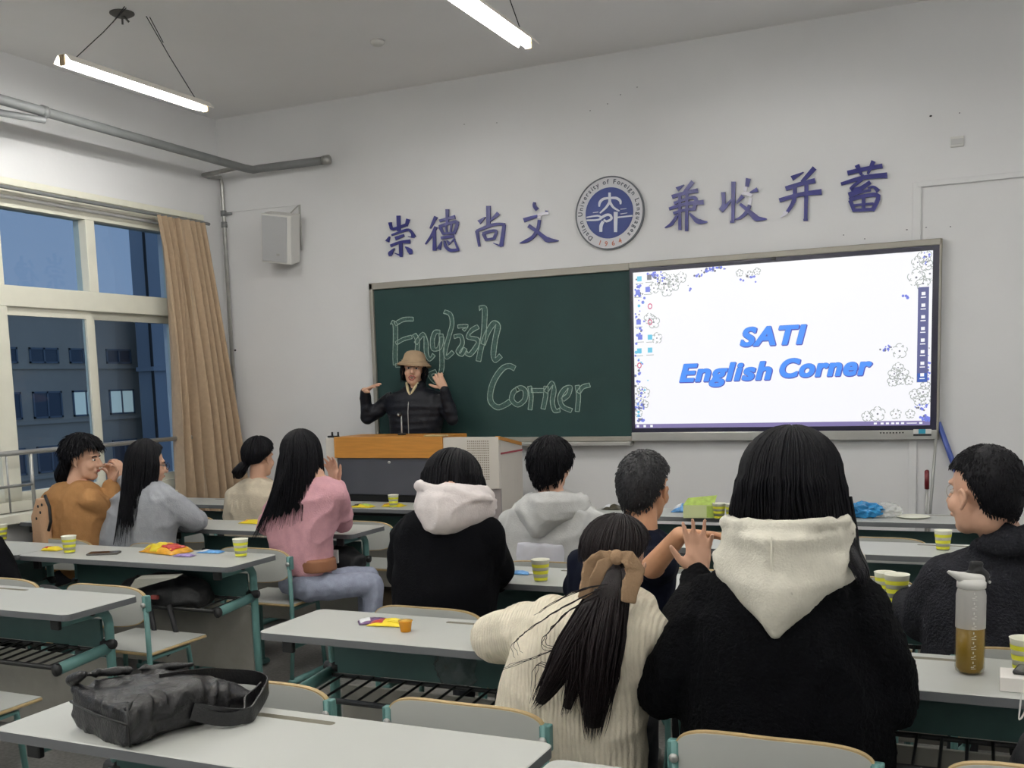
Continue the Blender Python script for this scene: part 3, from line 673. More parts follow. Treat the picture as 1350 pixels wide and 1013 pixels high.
root = empty('side_wing', (-17, 19, -9), 0, 'dark blue-grey wing of the building beyond the curtain edge', 'building')
a = atx(172, 340, -34); rr = ray(193, 350); tt = (a.y-CAM.y)/rr.y; xw = (CAM+rr*tt).x
mb = MB(); mb.box((-34, a.y, -9), (xw, a.y+12, 14)); mb.build('facade', M_b2, root, False, True)
zf = (CAM+ray(195, 489)*tt).z
mb = MB(); mb.box((-34, a.y-.15, zf), (xw+.15, a.y+12, zf+.2)); mb.build('ledge', M_b2, root, False, True)
mb = MB(); mb.tube([(xw, a.y-.06, -9), (xw, a.y-.06, 14)], .07, 8); mb.build('downpipe', M_black, root, False, True)
mb = MB(); mb.box((-90, -60, -9.3), (-3.2, 90, -9)); tag(mb.build('ground', mat('asphalt', (60,62,64), .9, var=.1)), kind='structure')
# ================================================================ lectern
root = empty('teacher_lectern', (-.1, -.7, .12), 0, 'wide lectern console with orange wood band, dark front panel and white speaker panel', 'lectern')
LY = -.80; BKY = -.43
def py(px, py_): return aty(px, py_, LY)
zT = py(440,578).z; xa, xb, xc, xd = py(427,580).x, py(441,580).x, py(584,578).x, py(657,578).x
zB = py(445,604).z; zD = py(450,652).z
LB = .12
def bbox(nm, a, b_, m, bev=.004, lab=None):
    mb = MB(); mb.box(a, b_, bev); o = mb.build(nm, m, root, False, True)
    if lab: o['label'] = lab
    return o
M_lw = mat('lectern_white', (206, 200, 190), .5, var=.02); M_or = mat('orange_wood', (190, 130, 54), .45, var=.12, vscale=6, stretch=(1,6,12)); M_dg2 = mat('lectern_dark', (70, 72, 80), .45, var=.05)
bbox('left_panel', (xa, LY+.02, LB), (xb, BKY, zT), M_lw)
bbox('wood_band', (xb, LY-.012, zB), (xc, BKY, zT+.008), M_or, lab='orange wood band')
bbox('front_panel', (xb+.015, LY+.004, zD), (xc, LY+.03, zB), M_dg2, lab='dark grey front panel')
bbox('plinth', (xb+.015, LY+.02, LB), (xc, BKY, zD), M_black)
bbox('speaker_panel', (xc, LY-.004, py(657,645).z), (xd, LY+.03, zT), M_lw)
bbox('lower_panel', (xc, LY+.012, LB), (xd, LY+.03, py(657,645).z), mat('lectern_grey', (150,142,140), .5))
# side body with top that slopes down towards the presenter
mb = MB(); xs = xd
pts = [(LY+.03, zT), (BKY+.02, zT-.06), (BKY+.02, LB), (LY+.03, LB)]
mb.add([(xc, y, z) for y, z in pts]+[(xs, y, z) for y, z in pts], [(0,1,2,3), (7,6,5,4)]+[(i, i+4, (i+1)%4+4, (i+1)%4) for i in range(4)])
fixnormals(mb.build('side_body', M_lw, root, False, True))
mb = MB(); mb.add([(xs-.02, LY, zT+.006), (xs+.008, LY, zT+.006), (xs+.008, BKY, zT-.058), (xs-.02, BKY, zT-.058), (xs-.02, LY, zT-.016), (xs+.008, LY, zT-.016), (xs+.008, BKY, zT-.08), (xs-.02, BKY, zT-.08)], [(0,1,2,3),(7,6,5,4),(0,4,5,1),(1,5,6,2),(2,6,7,3),(3,7,4,0)])
mb.build('side_trim', M_or, root, False, True)
mb = MB(); mb.box((xs, LY+.03, py(657,600).z), (xs+.004, BKY+.02, py(657,600).z+.012)); mb.build('red_stripe', mat('red_stripe', (160, 60, 70), .5), root, False, True)
a, b_ = py(617,582), py(645,632); mb = MB(); nx, nz = 11, 17
for i in range(nx):
    for j in range(nz):
        x = a.x+(b_.x-a.x)*i/(nx-1); z = a.z+(b_.z-a.z)*j/(nz-1); mb.box((x-.0035, LY-.0055, z-.0035), (x+.0035, LY-.0038, z+.0035))
mb.build('speaker_hole', mat('hole_brown', (120, 108, 92), .8), root, False, True)['kind'] = 'stuff'
k = py(513,610); mb = MB(); mb.ell((k.x, LY, k.z), (.012,.008,.010), None, 10, 8); mb.build('lock', M_alu, root, True, True)
bbox('desk_lip', (xc-.14, LY-.016, zT+.006), (xc+.02, LY+.05, zT+.018), M_ply)
# small items on the left panel, gooseneck microphone
root = empty('gooseneck_microphone', (-.45, -.55, zT), 0, 'thin gooseneck microphone standing on the lectern in front of the presenter', 'microphone')
m0 = aty(530, 577, -.6); m1 = aty(529, 548, -.62)
mb = MB(); mb.tube([(m0.x, -.6, zT+.004), (m0.x, -.6, m0.z+.05), m1], .005, 8); mb.build('stem', M_alu, root, True, True)
mb = MB(); mb.lathe([(.0,0),(.03,0),(.03,.012),(.0,.014)], 16, (m0.x, -.6, zT+.008)); mb.build('base', M_black, root, True, True)
mb = MB(); mb.ell(m1+Vector((-.006,-.012,.008)), (.018,.02,.018), None, 12, 8); mb.build('head', M_black, root, True, True)
mb = MB(); mb.ell(m1+Vector((-.008,-.028,.006)), (.009,.008,.009), None, 10, 8); mb.build('ring', M_alu, root, True, True)
root = empty('pen_rest', ((xa+xb)/2, LY+.1, zT), 0, 'small dark clip rack on the left end of the lectern', 'rack')
mb = MB(); mb.box((xa-.01, LY+.06, zT+.001), (xb-.02, LY+.10, zT+.014), .003); mb.build('bar', M_black, root, False, True)
for x in (xa+.02, xa+.07): mb = MB(); mb.tube([(x, LY+.08, zT+.012), (x, LY+.08, zT+.04)], .007, 8); mb.build('clip', M_black, root, True, True)

# ================================================================ desks and seats
HD = .75; DL = 1.33; DD = .375
def make_desk(L, label, group):
    root = empty('school_desk', (0,0,0), 0, label, 'desk', group)
    # top: rounded corners, origin at the left end of the near edge
    def rr(x0, y0, x1, y1, r, n=5):
        pts = []
        for cx, cy, a0 in ((x1-r, y1-r, 0), (x0+r, y1-r, 90), (x0+r, y0+r, 180), (x1-r, y0+r, 270)):
            for k in range(n+1): a = R_(a0+90*k/n); pts.append((cx+r*math.cos(a), cy+r*math.sin(a)))
        return pts
    bm = bmesh.new()
    P = rr(.002, 0, L-.002, DD, .03)
    lo = [bm.verts.new((x, y, HD-.026)) for x, y in P]; hi = [bm.verts.new((x, y, HD-.002)) for x, y in P]
    gw, gy = .105, DD-.055
    tp = [bm.verts.new((x, y, HD)) for x, y in rr(.005, .003, L-.005, DD-.003, .028)]
    n = len(P)
    for k in range(n):
        f = bm.faces.new((lo[k], lo[(k+1)%n], hi[(k+1)%n], hi[k])); f.material_index = 1
        f = bm.faces.new((hi[k], hi[(k+1)%n], tp[(k+1)%n], tp[k])); f.material_index = 0
    bm.faces.new(list(reversed(lo))).material_index = 1
    # top face with a pencil groove: outer loop + groove loop bridged
    G = []
    for k in range(9): a = R_(90+180*k/8); G.append((L/2-gw+.012*math.cos(a)*1.0, gy+.013*math.sin(a)))
    for k in range(9): a = R_(-90+180*k/8); G.append((L/2+gw+.012*math.cos(a), gy+.013*math.sin(a)))
    gt = [bm.verts.new((x, y, HD)) for x, y in G]; gb = [bm.verts.new((L/2+(x-L/2)*.985, gy+(y-gy)*.7, HD-.008)) for x, y in G]
    e = [bm.edges.get((tp[k], tp[(k+1)%n])) for k in range(n)]
    ge = [bm.edges.new((gt[k], gt[(k+1)%len(gt)])) for k in range(len(gt))]
    r = bmesh.ops.triangle_fill(bm, edges=e+ge, use_beauty=True)
    for f in r['geom']:
        if isinstance(f, bmesh.types.BMFace):
            f.material_index = 0
    for k in range(len(gt)):
        f = bm.faces.new((gt[k], gt[(k+1)%len(gt)], gb[(k+1)%len(gt)], gb[k])); f.material_index = 2
    bm.faces.new(gb).material_index = 2
    bmesh.ops.recalc_face_normals(bm, faces=bm.faces[:])
    me = bpy.data.meshes.new('desk_top'); bm.to_mesh(me); bm.free()
    link('desk_top', me, [M_laminate, M_edge, mat('groove', (128, 124, 110), .5)], root)
    # side frames
    for i, x in enumerate((.10, L-.10)):
        yu = DD-.075; rr_ = .021
        fr = MB()
        arc = [(x, yu-.06+.06*math.sin(R_(t)), HD-.105+.06*math.cos(R_(t))) for t in (90, 70, 45, 20, 0)]
        arc = [(x, yu+.01, .04), (x, yu, .30), (x, yu, HD-.13)] + arc + [(x, .045, HD-.047)]
        fr.tube(arc, rr_, 10, flat=.8); fo = fr.build('side_frame', M_teal, root, True)
        c = MB(); c.box((x-.022, .030, HD-.072), (x+.022, .048, HD-.024), .005); c.build('end_cap', M_black, fo)
        lw = MB(); lw.tube([(x, yu, HD-.20), (x, .03, HD-.222)], .023, 10, flat=.75); lo_ = lw.build('shelf_arm', M_teal, root, True)
        c = MB(); c.tube([(x, .036, HD-.2215), (x, .018, HD-.2228)], .0245, 10, flat=.8); c.build('end_cap', M_black, lo_, True)
        kb = MB(); kb.tube([(x-.026, yu-.01, HD-.185), (x+.030, yu-.01, HD-.185)], .020, 10); kb.build('knob', M_black, fo, True)
        kb = MB(); kb.tube([(x-.02, .20, HD-.040), (x+.026, .20, HD-.040)], .013, 8); kb.build('bolt', M_black, fo, True)
        ft = MB(); ft.tube([(x, -.10, .022), (x, DD+.06, .022)], .022, 10, flat=.9); ft.build('foot', M_teal, root, True)
    # book shelf: back plate, rods, bars
    b = MB(); b.box((.12, DD-.10, HD-.20), (L-.12, DD-.088, HD-.085)); b.build('shelf_plate', M_tealdk, root)
    b = MB()
    for x in (.02, L-.02-.012): pass
    b.tube([(.11, .045, HD-.222), (L-.11, .045, HD-.222)], .010, 8); b.build('front_rod', M_black, root, True)
    b = MB(); b.tube([(.11, DD-.11, HD-.207), (L-.11, DD-.11, HD-.207)], .008, 8); b.build('rear_rod', M_black, root, True)
    me = None; nb = 17
    for k in range(nb):
        x = .16+(L-.32)*k/(nb-1)
        if me is None:
            t_ = MB(); t_.tube([(0, .045, HD-.218), (0, DD-.11, HD-.203)], .0045, 6, cap=False); me = t_.mesh('rack_bar'); me.materials.append(M_black)
        o = bpy.data.objects.new('rack_bar', me); COL.objects.link(o); o.parent = root; o.location = (x, 0, 0)
    b = MB(); b.box((.125, DD-.075, .17), (L-.125, DD-.060, .50), .003); b.build('modesty_panel', M_panel, root)
    b = MB(); b.box((.12, .13, HD-.045), (L-.12, .155, HD-.027)); b.build('cross_rail', M_tealdk, root)
    return root
def make_seat(label, group):
    root = empty('classroom_seat', (0,0,0), 0, label, 'chair', group)
    W, Hs = .46, .43
    # backrest: curved board, ply core with laminate faces (slightly smaller)
    bm = bmesh.new()
    def board(nm, w, z0, z1, th, m, parent, push=0):
        vs = []; fs = []; nu, nz = 14, 8
        pr = []
        for k in range(nu*4):
            pass
        # outline: superellipse
        N = 40; ring = []
        for k in range(N):
            t = 2*math.pi*k/N; c, s = math.cos(t), math.sin(t); e = 2/3.6
            ring.append((w/2*math.copysign(abs(c)**e, c), (z0+z1)/2+(z1-z0)/2*math.copysign(abs(s)**e, s)))
        crv = lambda x: -.035*(1-(x/(W/2))**2)     # bows away from the sitter
        F = [(x, crv(x)-th/2-push, z) for x, z in ring]; B = [(x, crv(x)+th/2+push, z) for x, z in ring]
        rows = 9
        mb = MB(); V = []; FF = []
        # grid faces by scaling the ring towards a horizontal mid line
        for sgn, y_ in ((-1, -th/2-push), (1, th/2+push)):
            base = len(V)
            for j in range(5):
                f = 1-j*.25
                for x, z in ring:
                    xx = x; zz = (z0+z1)/2+(z-(z0+z1)/2)*f
                    V.append((xx, crv(xx)+y_, zz))
            for j in range(4):
                for k in range(N):
                    a = base+j*N+k; b_ = base+j*N+(k+1)%N; c_ = base+(j+1)*N+(k+1)%N; d_ = base+(j+1)*N+k
                    FF.append((a, b_, c_, d_) if sgn < 0 else (d_, c_, b_, a))
        o2 = 5*N
        for k in range(N): FF.append((k, k+o2, (k+1)%N+o2, (k+1)%N))
        mb.add(V, FF); o = mb.build(nm, m, parent); return shade_auto(o, 40)
    bk = board('backrest', W, HD-.20, HD-.018, .016, M_ply, root)
    board('backrest_face', W-.008, HD-.196, HD-.022, .016, M_laminate, bk, .0015)
    # seat board
    mb = MB(); mb.box((-.215, .015, Hs-.014), (.215, .385, Hs), .006); st = mb.build('seat', M_ply, root)
    mb = MB(); mb.box((-.211, .019, Hs), (.211, .381, Hs+.0025)); mb.build('seat_face', M_laminate, st)
    for x in (-.225, .225):
        mb = MB(); mb.tube([(x*.9, -.005, .03), (x, .0, .30), (x, -.005, HD-.06)], .013, 10, flat=.8)
        lg = mb.build('side_post', M_teal, root, True)
        mb = MB(); mb.box((x-.018, -.014, HD-.13), (x+.018, .012, HD-.06), .004); mb.build('bracket', M_teal, lg)
        mb = MB(); mb.ell((x, -.020, HD-.10), (.012,.008,.012), None, 10, 6); mb.build('bolt', M_alu, lg, True)
        mb = MB(); mb.tube([(x*.9, -.02, .022), (x*.9, .33, .022)], .018, 8); mb.build('foot', M_teal, root, True)
        mb = MB(); mb.tube([(x*.93, .30, .03), (x*.85, .28, Hs-.03), (x*.85, .04, Hs-.03), (x*.98, .0, Hs-.05)], .012, 8); mb.build('leg', M_teal, root, True)
    return root
ROWN = {'A': -5.425, 'B': -4.375, 'C': -3.365, 'D': -2.325, 'E': -1.26}
COLX = {'window': (-2.33, 1.19), 'left': (-1.135, 1.345), 'middle': (1.155, 1.325), 'right': (2.49, 1.33)}
ROWL = {'A': 'nearest row', 'B': 'second nearest row', 'C': 'third row from the camera', 'D': 'second row from the board', 'E': 'front row'}
COLL = {'window': 'beside the window wall', 'left': 'in the left block', 'middle': 'in the middle block', 'right': 'in the right block'}
DK = {}
protoL = {}
PL = {'A': ('middle','right'), 'B': ('left','middle','right'), 'C': ('window','left','middle','right'), 'D': ('window','left','middle','right'), 'E': ('window','left','middle','right')}
DX = {('A','right'): 2.485, ('B','left'): -1.07, ('B','middle'): 1.13, ('A','middle'): 1.135}
DESC = {('A','middle'): 'white topped desk holding the black leather bag, nearest the camera', ('A','right'): 'white topped desk corner at the very bottom edge, right of the bag desk',
 ('B','left'): 'white topped desk with teal frame cut by the left edge, second nearest row', ('B','middle'): 'white topped desk with the yellow snack packet and orange cup on it', ('B','right'): 'white topped desk with the tall water bottle on it',
 ('C','left'): 'white topped desk with a phone, orange snack bag and paper cups on it', ('C','middle'): 'white topped desk behind the bow-haired person, with blue wrapper and cup on it'}
for rw, y in ROWN.items():
    for cn in PL[rw]:
        x, L = COLX[cn]; x = DX.get((rw, cn), x)
        lab = DESC.get((rw, cn), 'white topped desk %s, %s' % (COLL[cn], ROWL[rw]))
        if L not in protoL:
            o = make_desk(L, lab, 'white topped school desks'); protoL[L] = o; register_tree(o)
        else: o = copy_tree(protoL[L])
        yy = y-.09 if (rw, cn) == ('A','right') else y
        o.location = (x, yy, 0); o['label'] = lab; DK[rw, cn] = o
seat0 = None
for rw, y in ROWN.items():
    for cn in PL[rw]:
        if rw == 'A': continue
        x, L = COLX[cn]; x = DX.get((rw, cn), x)
        for i, fx in enumerate((.27, .735) if cn != 'window' else (.70,)):
            lab = '%s white seat %s, %s' % (('left','right')[i], COLL[cn], ROWL[rw])
            if seat0 is None: seat0 = make_seat(lab, 'white seats with teal posts'); register_tree(seat0); o = seat0
            else: o = copy_tree(seat0)
            dx = {('B','middle',0): -.04, ('B','middle',1): -.01, ('B','right',0): .03, ('C','middle',0): -.07}.get((rw, cn, i), 0)
            o.location = (x+L*fx+dx, y-.395, 0); o['label'] = lab

# ================================================================ things on the desks
M_cupw = mat('paper_cup_white', (236, 236, 218), .55); M_cupy = mat('paper_cup_yellow', (222, 222, 58), .5)
def make_cup(label, group):
    root = empty('paper_cup', (0,0,0), 0, label, 'cup', group)
    Hc, r0, r1 = .085, .026, .037
    rr = lambda z: r0+(r1-r0)*z/Hc
    mb = MB(); mb.lathe([(0,.004),(r0,.004),(r0,0),(rr(Hc),Hc),(rr(Hc)+.0015,Hc+.002),(rr(Hc)-.002,Hc+.002),(rr(.05)-.002,.05),(r0-.002,.008),(0,.008)], 28)
    mb.build('cup_body', M_cupw, root, True)
    for z0, z1 in ((.004,.016),(.030,.044),(.057,.070)):
        mb = MB(); n = 28; a, b = rr(z0)+.0006, rr(z1)+.0006
        mb.add([(a*math.cos(2*math.pi*k/n), a*math.sin(2*math.pi*k/n), z0) for k in range(n)]+[(b*math.cos(2*math.pi*k/n), b*math.sin(2*math.pi*k/n), z1) for k in range(n)], [(k, (k+1)%n, n+(k+1)%n, n+k) for k in range(n)])
        mb.build('stripe', M_cupy, root, True)
    return root
cup0 = None
CG = 'yellow striped paper cups'
for (px, py_, s, lab) in ((92,729,1,'yellow striped paper cup left of the phone'), (318,734,1,'yellow striped paper cup at the right end of the snack desk'), (713,766,1,'yellow striped paper cup beside the blue wrapper'),
    (519,669,.95,'small striped paper cup on the front row desk before the lectern'), (1243,725,1,'striped paper cup in front of the short haired person in dark fleece'), (1182,794,1.12,'large striped paper cup beside the black sweater sleeve'), (1350,884,1,'striped paper cup cut by the right edge'),
    (948,684,1,'striped paper cup behind the hair of the black sweater person'), (965,685,1,'paper cup half hidden by long straight hair'), (2,712,1,'striped paper cup cut by the left edge')):
    if cup0 is None: cup0 = make_cup(lab, CG); register_tree(cup0); o = cup0
    else: o = copy_tree(cup0)
    q = atz(px, py_, HD); o.location = (q.x, q.y, HD+.0005); o.scale = (s,)*3; o['label'] = lab
# cup sleeves nested cup next to the big cup: a pale second cup
o = copy_tree(cup0); q = atz(1165, 790, HD); o.location = (q.x-.0, q.y+.05, HD+.0005); o['label'] = 'pale paper cup partly behind the large striped cup'
# crumpled packet helper
def packet(name, px, py_, w, d, h, rz, cols, label, cat, seed=1, n=14, zb=HD):
    q = atz(px, py_, zb); root = empty(name, (q.x, q.y, zb+.001), rz, label, cat); rnd = random.Random(seed)
    def surf(m, sc, off, nm, lift=0, x0=-1, x1=1, y0=-1, y1=1):
        vs, fs = [], []
        for j in range(n+1):
            for i in range(n+1):
                u = x0+(x1-x0)*i/n; v = y0+(y1-y0)*j/n
                f = noise.noise(Vector((u*1.6+seed, v*1.6, seed*2.1)))*.5+.5; g = noise.noise(Vector((u*4+seed, v*4, 3.3)))
                edge = max(0, (1-abs(u)**3))*max(0, (1-abs(v)**3))
                vs.append((u*w/2*(1+.08*g), v*d/2*(1+.08*g), .0015+h*edge*(.55+.5*f+.25*g)+lift))
        for j in range(n):
            for i in range(n): k = j*(n+1)+i; fs.append((k, k+1, k+n+2, k+n+1))
        o = MB().add(vs, fs).build(nm, m, root, False); 
        s = o.modifiers.new('s', 'SOLIDIFY'); s.thickness = .0012; s.offset = 1; return shade_auto(o, 50)
    surf(cols[0], 1, 0, 'wrapper')
    for k, c in enumerate(cols[1:]):
        a = [(-.9,-.2,-.7,.7), (.1,.8,-.6,.5), (-.35,.15,-.95,.1), (.3,.9,.1,.85)][k % 4]
        surf(c, 1, 0, 'printed_patch', .0012+.0005*k, *a)
    return root
Y = mat('packet_yellow', (232, 208, 40), .35); RD = mat('packet_red', (176, 44, 40), .35); OR = mat('packet_orange', (222, 160, 40), .35, var=.2, vscale=40); PU = mat('packet_purple', (96, 66, 110), .3, var=.4, vscale=60)
BL = mat('packet_blue', (92, 150, 206), .3, var=.35, vscale=50); WH = mat('packet_white', (220,222,224), .3); GR = mat('packet_green', (172, 196, 96), .35, var=.2, vscale=40); DKp = mat('packet_dark', (60, 56, 40), .4, var=.4, vscale=50)
packet('snack_packet', 512, 824, .125, .075, .018, R_(8), [Y, RD, Y], 'bright yellow snack packet in the middle desk', 'snack packet', 1)
packet('candy_wrapper', 492, 821, .10, .07, .014, R_(35), [PU, WH], 'torn dark purple wrapper left of the yellow packet', 'wrapper', 4)
packet('snack_bag', 220, 728, .26, .15, .05, R_(-12), [OR, Y, RD, Y], 'crumpled orange and yellow snack bag in the left desk', 'snack bag', 7)
packet('candy_wrapper', 243, 734, .10, .05, .014, R_(10), [mat('packet_lilac', (150,130,180), .3, var=.3, vscale=50)], 'small lilac wrapper against the orange snack bag', 'wrapper', 9)
packet('candy_wrapper', 278, 729, .13, .06, .012, R_(8), [BL, WH], 'pale blue wrapper between snack bag and cup', 'wrapper', 3)
packet('snack_packet', 69, 726, .11, .06, .022, R_(5), [Y, RD], 'small yellow snack packet left of the paper cup', 'snack packet', 5)
packet('candy_wrapper', 684, 757, .10, .055, .012, R_(5), [BL], 'blue wrapper left of the paper cup in the middle desk', 'wrapper', 12)
packet('candy_wrapper', 697, 757, .07, .03, .006, R_(-4), [WH], 'little white wrapper end touching the paper cup', 'wrapper', 13)
packet('snack_packet', 519, 668, .15, .09, .022, 0, [Y, OR], 'yellow packet around the foot of the small cup', 'snack packet', 14)
packet('snack_packet', 478, 669, .16, .09, .02, 0, [Y, DKp, GR], 'yellow and dark snack litter on the front desk', 'snack packet', 15)
packet('snack_packet', 332, 690, .14, .09, .02, 0, [Y, OR], 'yellow snack packet behind the pink sweater person', 'snack packet', 16)
packet('snack_bag', 902, 675, .14, .10, .05, 0, [BL, WH], 'blue and white packet on the front right desk', 'snack bag', 17)
packet('snack_packet', 808, 672, .12, .08, .03, 0, [DKp, WH], 'black and white litter behind the grey hoodie', 'snack packet', 18)
# green tissue box
q = atz(920, 683, HD); root = empty('snack_carton', (q.x, q.y+.03, HD), R_(10), 'open green and white carton on the front right desk', 'carton')
mb = MB(); mb.box((-.085,-.05,0),(.085,.05,.075),.003); mb.build('carton_body', mat('carton_pale', (206,214,160), .5), root)
mb = MB(); mb.add([(-.085,-.05,.075),(.085,-.05,.075),(.10,.0,.125),(-.06,.0,.11)], [(0,1,2,3)]); o=mb.build('lid_flap', GR, root); s_=o.modifiers.new('s','SOLIDIFY'); s_.thickness=.002
mb = MB(); mb.box((.045,-.0515,.005),(.083,-.0495,.07)); mb.build('green_print', GR, root)
# blue bag and clear wrapper
def crumple(name, px, py_, r, m, label, cat, seed, zc=HD, parts=None):
    q = atz(px, py_, zc); root = empty(name, (q.x, q.y, zc), 0, label, cat)
    bm = bmesh.new(); bmesh.ops.create_icosphere(bm, subdivisions=4, radius=1)
    for v in bm.verts:
        n1 = noise.noise(v.co*1.7+Vector((seed,0,0))); n2 = noise.noise(v.co*4.5+Vector((0,seed,0)))
        f = 1+.35*(1-abs(n1)*2)+.16*n2-.2; v.co = Vector((v.co.x*r[0]*f, v.co.y*r[1]*f, max(-.92, v.co.z*f)*r[2]+r[2]*.93))
    me = bpy.data.meshes.new('body'); bm.to_mesh(me); bm.free(); o = link('wrapper', me, m, root); shade_auto(o, 28); return root
CL = mat('clear_plastic', (226, 228, 224), .12, alpha=.42, spec=.8)
r_ = crumple('snack_bag', 1140, 683, (.09,.05,.045), mat('bag_blue', (40, 130, 186), .25, var=.25, vscale=14), 'bright blue chip bag lying on the front right desk', 'snack bag', 2)
crumple('plastic_wrapper', 1168, 682, (.075,.05,.04), CL, 'clear crinkled wrapper right of the blue chip bag', 'wrapper', 5)
q = atz(1204, 683, HD); mb = MB(); mb.lathe([(0,0),(.05,0),(.085,.008),(.084,.010),(.05,.003),(0,.003)], 24, (q.x, q.y, HD+.001)); tag(mb.build('paper_plate', M_cupw, None, True), 'flat pale plate right of the clear wrapper', 'plate')
crumple('plastic_bag', 607, 905, (.085,.06,.075), mat('smoke_plastic', (120,124,126), .15, alpha=.35, spec=.8), 'clear plastic bag on the rack under the middle desk', 'bag', 8, HD-.212)
# orange cup
q = atz(535, 833, HD); root = empty('jelly_cup', (q.x, q.y, HD), 0, 'small orange jelly cup right of the yellow packet', 'cup')
mb = MB(); mb.lathe([(0,.001),(.017,.001),(.022,.034),(.024,.035),(.024,.037),(0,.037)], 20); mb.build('cup_body', mat('jelly_orange', (238, 160, 30), .25), root, True)
mb = MB(); mb.lathe([(0,.0375),(.0235,.0375),(0,.0385)], 20); mb.build('film_lid', mat('jelly_lid', (246, 190, 70), .3), root, True)
# phones
def phone(px, py_, rz, label, z=HD):
    q = atz(px, py_, z); root = empty('phone', (q.x, q.y, z), rz, label, 'phone')
    mb = MB(); mb.box((-.078,-.037,.001),(.078,.037,.010),.004); mb.build('case', mat('phone_case', (96, 92, 88), .3, metal=.4), root)
    mb = MB(); mb.box((-.073,-.033,.010),(.073,.033,.0108)); mb.build('glass', mat('phone_glass', (26,26,30), .08), root)
phone(137, 731, R_(28), 'dark phone lying on the desk between cup and snack bag')
# white box with a phone on it at the right edge
q = atz(1318, 912, HD); root = empty('white_box', (q.x, q.y, HD), R_(0), 'low white box at the right edge of the bottle desk', 'box')
mb = MB(); mb.box((0,0,.0005),(.17,.10,.036),.002); mb.build('box_body', mat('box_white', (226,222,216), .5), root)
p_ = empty('phone', (q.x+.105, q.y+.055, HD+.0365), R_(-12), 'black phone lying on the white box', 'phone')
mb = MB(); mb.box((-.072,-.035,0),(.072,.035,.011),.004); mb.build('case', M_black, p_); mb = MB(); mb.box((-.066,-.031,.011),(.066,.031,.0116)); mb.build('glass', mat('phone_glass2', (90,92,92), .1), p_)
# papers on desk D right / C right
def paper(px, py_, rz, w, d, label, name='paper_sheet'):
    q = atz(px, py_, HD); mb = MB(); mb.box((-w/2,-d/2,.0004),(w/2,d/2,.0018)); o = mb.build(name, mat('paper', (222,222,226), .6)); o.location = (q.x, q.y, HD); o.rotation_euler = (0,0,rz); return tag(o, label, 'paper')
paper(232, 690, R_(10), .21, .15, 'white sheet of paper on the desk before the grey hooded person')
paper(190, 694, R_(4), .2, .12, 'sheet of paper behind long dark hair by the window block')
# ---- bottle
q = atz(1278, 888, HD); root = empty('water_bottle', (q.x, q.y, HD), 0, 'tall frosted bottle half full of brown tea with a flip lid', 'bottle')
RB, HB = .0365, .232
M_frost = mat('frosted_bottle', (214, 212, 206), .35, alpha=.55, bump=.05, bscale=60); M_tea = mat('tea', (130, 102, 20), .3, var=.06, vscale=6)
mb = MB(); mb.lathe([(RB,.124),(RB,HB-.022),(RB-.003,HB-.008),(RB-.008,HB)], 36); mb.f = [f for f in mb.f if len(f) == 4]; mb.mi = [0]*len(mb.f); mb.build('bottle_wall', M_frost, root, True)
mb = MB(); mb.lathe([(0,.002),(RB-.010,.002),(RB-.002,.008),(RB,.018),(RB,.124)], 36); mb.f = [f for f in mb.f if len(f) == 4]; mb.mi = [0]*len(mb.f); mb.build('lower_wall', mat('wet_wall', (150,130,70), .25, alpha=.22), root, True)
mb = MB(); mb.lathe([(0,.006),(RB-.012,.006),(RB-.003,.018),(RB-.0025,.122),(0,.122)], 36); mb.build('tea', M_tea, root, True)
mb = MB(); vd = (Vector((CAM.x, CAM.y)) - Vector((q.x, q.y))).normalized(); a0 = math.atan2(vd.y, vd.x)
for k in range(8):
    z = .025+.026*k
    for (da, dz, wda, hh) in ((.18,.0,.10,.002),(.32,.004,.07,.002),(.25,-.004,.16,.0012),(.22,.010,.035,.006)):
        A, B = a0+da-wda, a0+da+wda
        mb.add([((RB+.0006)*math.cos(t), (RB+.0006)*math.sin(t), z+dz+s) for t, s in ((A,0),(B,0),(B,hh),(A,hh))], [(0,1,2,3)])
mb.build('scale_marks', mat('print_white', (206,206,200), .6), root)['kind'] = 'stuff'
mb = MB(); mb.lathe([(RB-.006,HB-.004),(RB-.001,HB-.002),(RB-.001,HB+.012),(RB-.008,HB+.020),(0,HB+.021)], 32); mb.build('cap_base', M_white, root, True)
# spout lid wing (pale) and black flip strap
mb = MB(); Lv = Vector((-.9,-.42,0)).normalized()
def cp(f, h): return Lv*f+Vector((0,0,HB+h))
t_ = MB(); t_.chain([cp(-.018,.018), cp(.028,.026), cp(.060,.040)], [.018,.014,.005]); blob(t_, 'spout', M_white, root, .003, 4, .5)
root_w = root
for o in [x for x in bpy.data.objects if x.parent == root and x.name.startswith('spout')]: o.matrix_parent_inverse = Matrix.Identity(4)
t_ = MB(); t_.chain([cp(-.030,.004), cp(-.036,.028), cp(-.020,.042), cp(.012,.036)], [.010,.011,.012,.006]); t_.chain([cp(-.012,.046), cp(-.022,.058), cp(-.002,.060), cp(.002,.046)], [.007,.008,.008,.007])
o = blob(t_, 'flip_strap', M_black, root, .0025, 3, .5); o.matrix_parent_inverse = Matrix.Identity(4)
mb = MB(); mb.ell(cp(-.047,.010), (.004,.004,.004), None, 8, 6); mb.ell(cp(-.044,.024), (.004,.004,.004), None, 8, 6); mb.build('hinge_pin', M_alu, root, True)

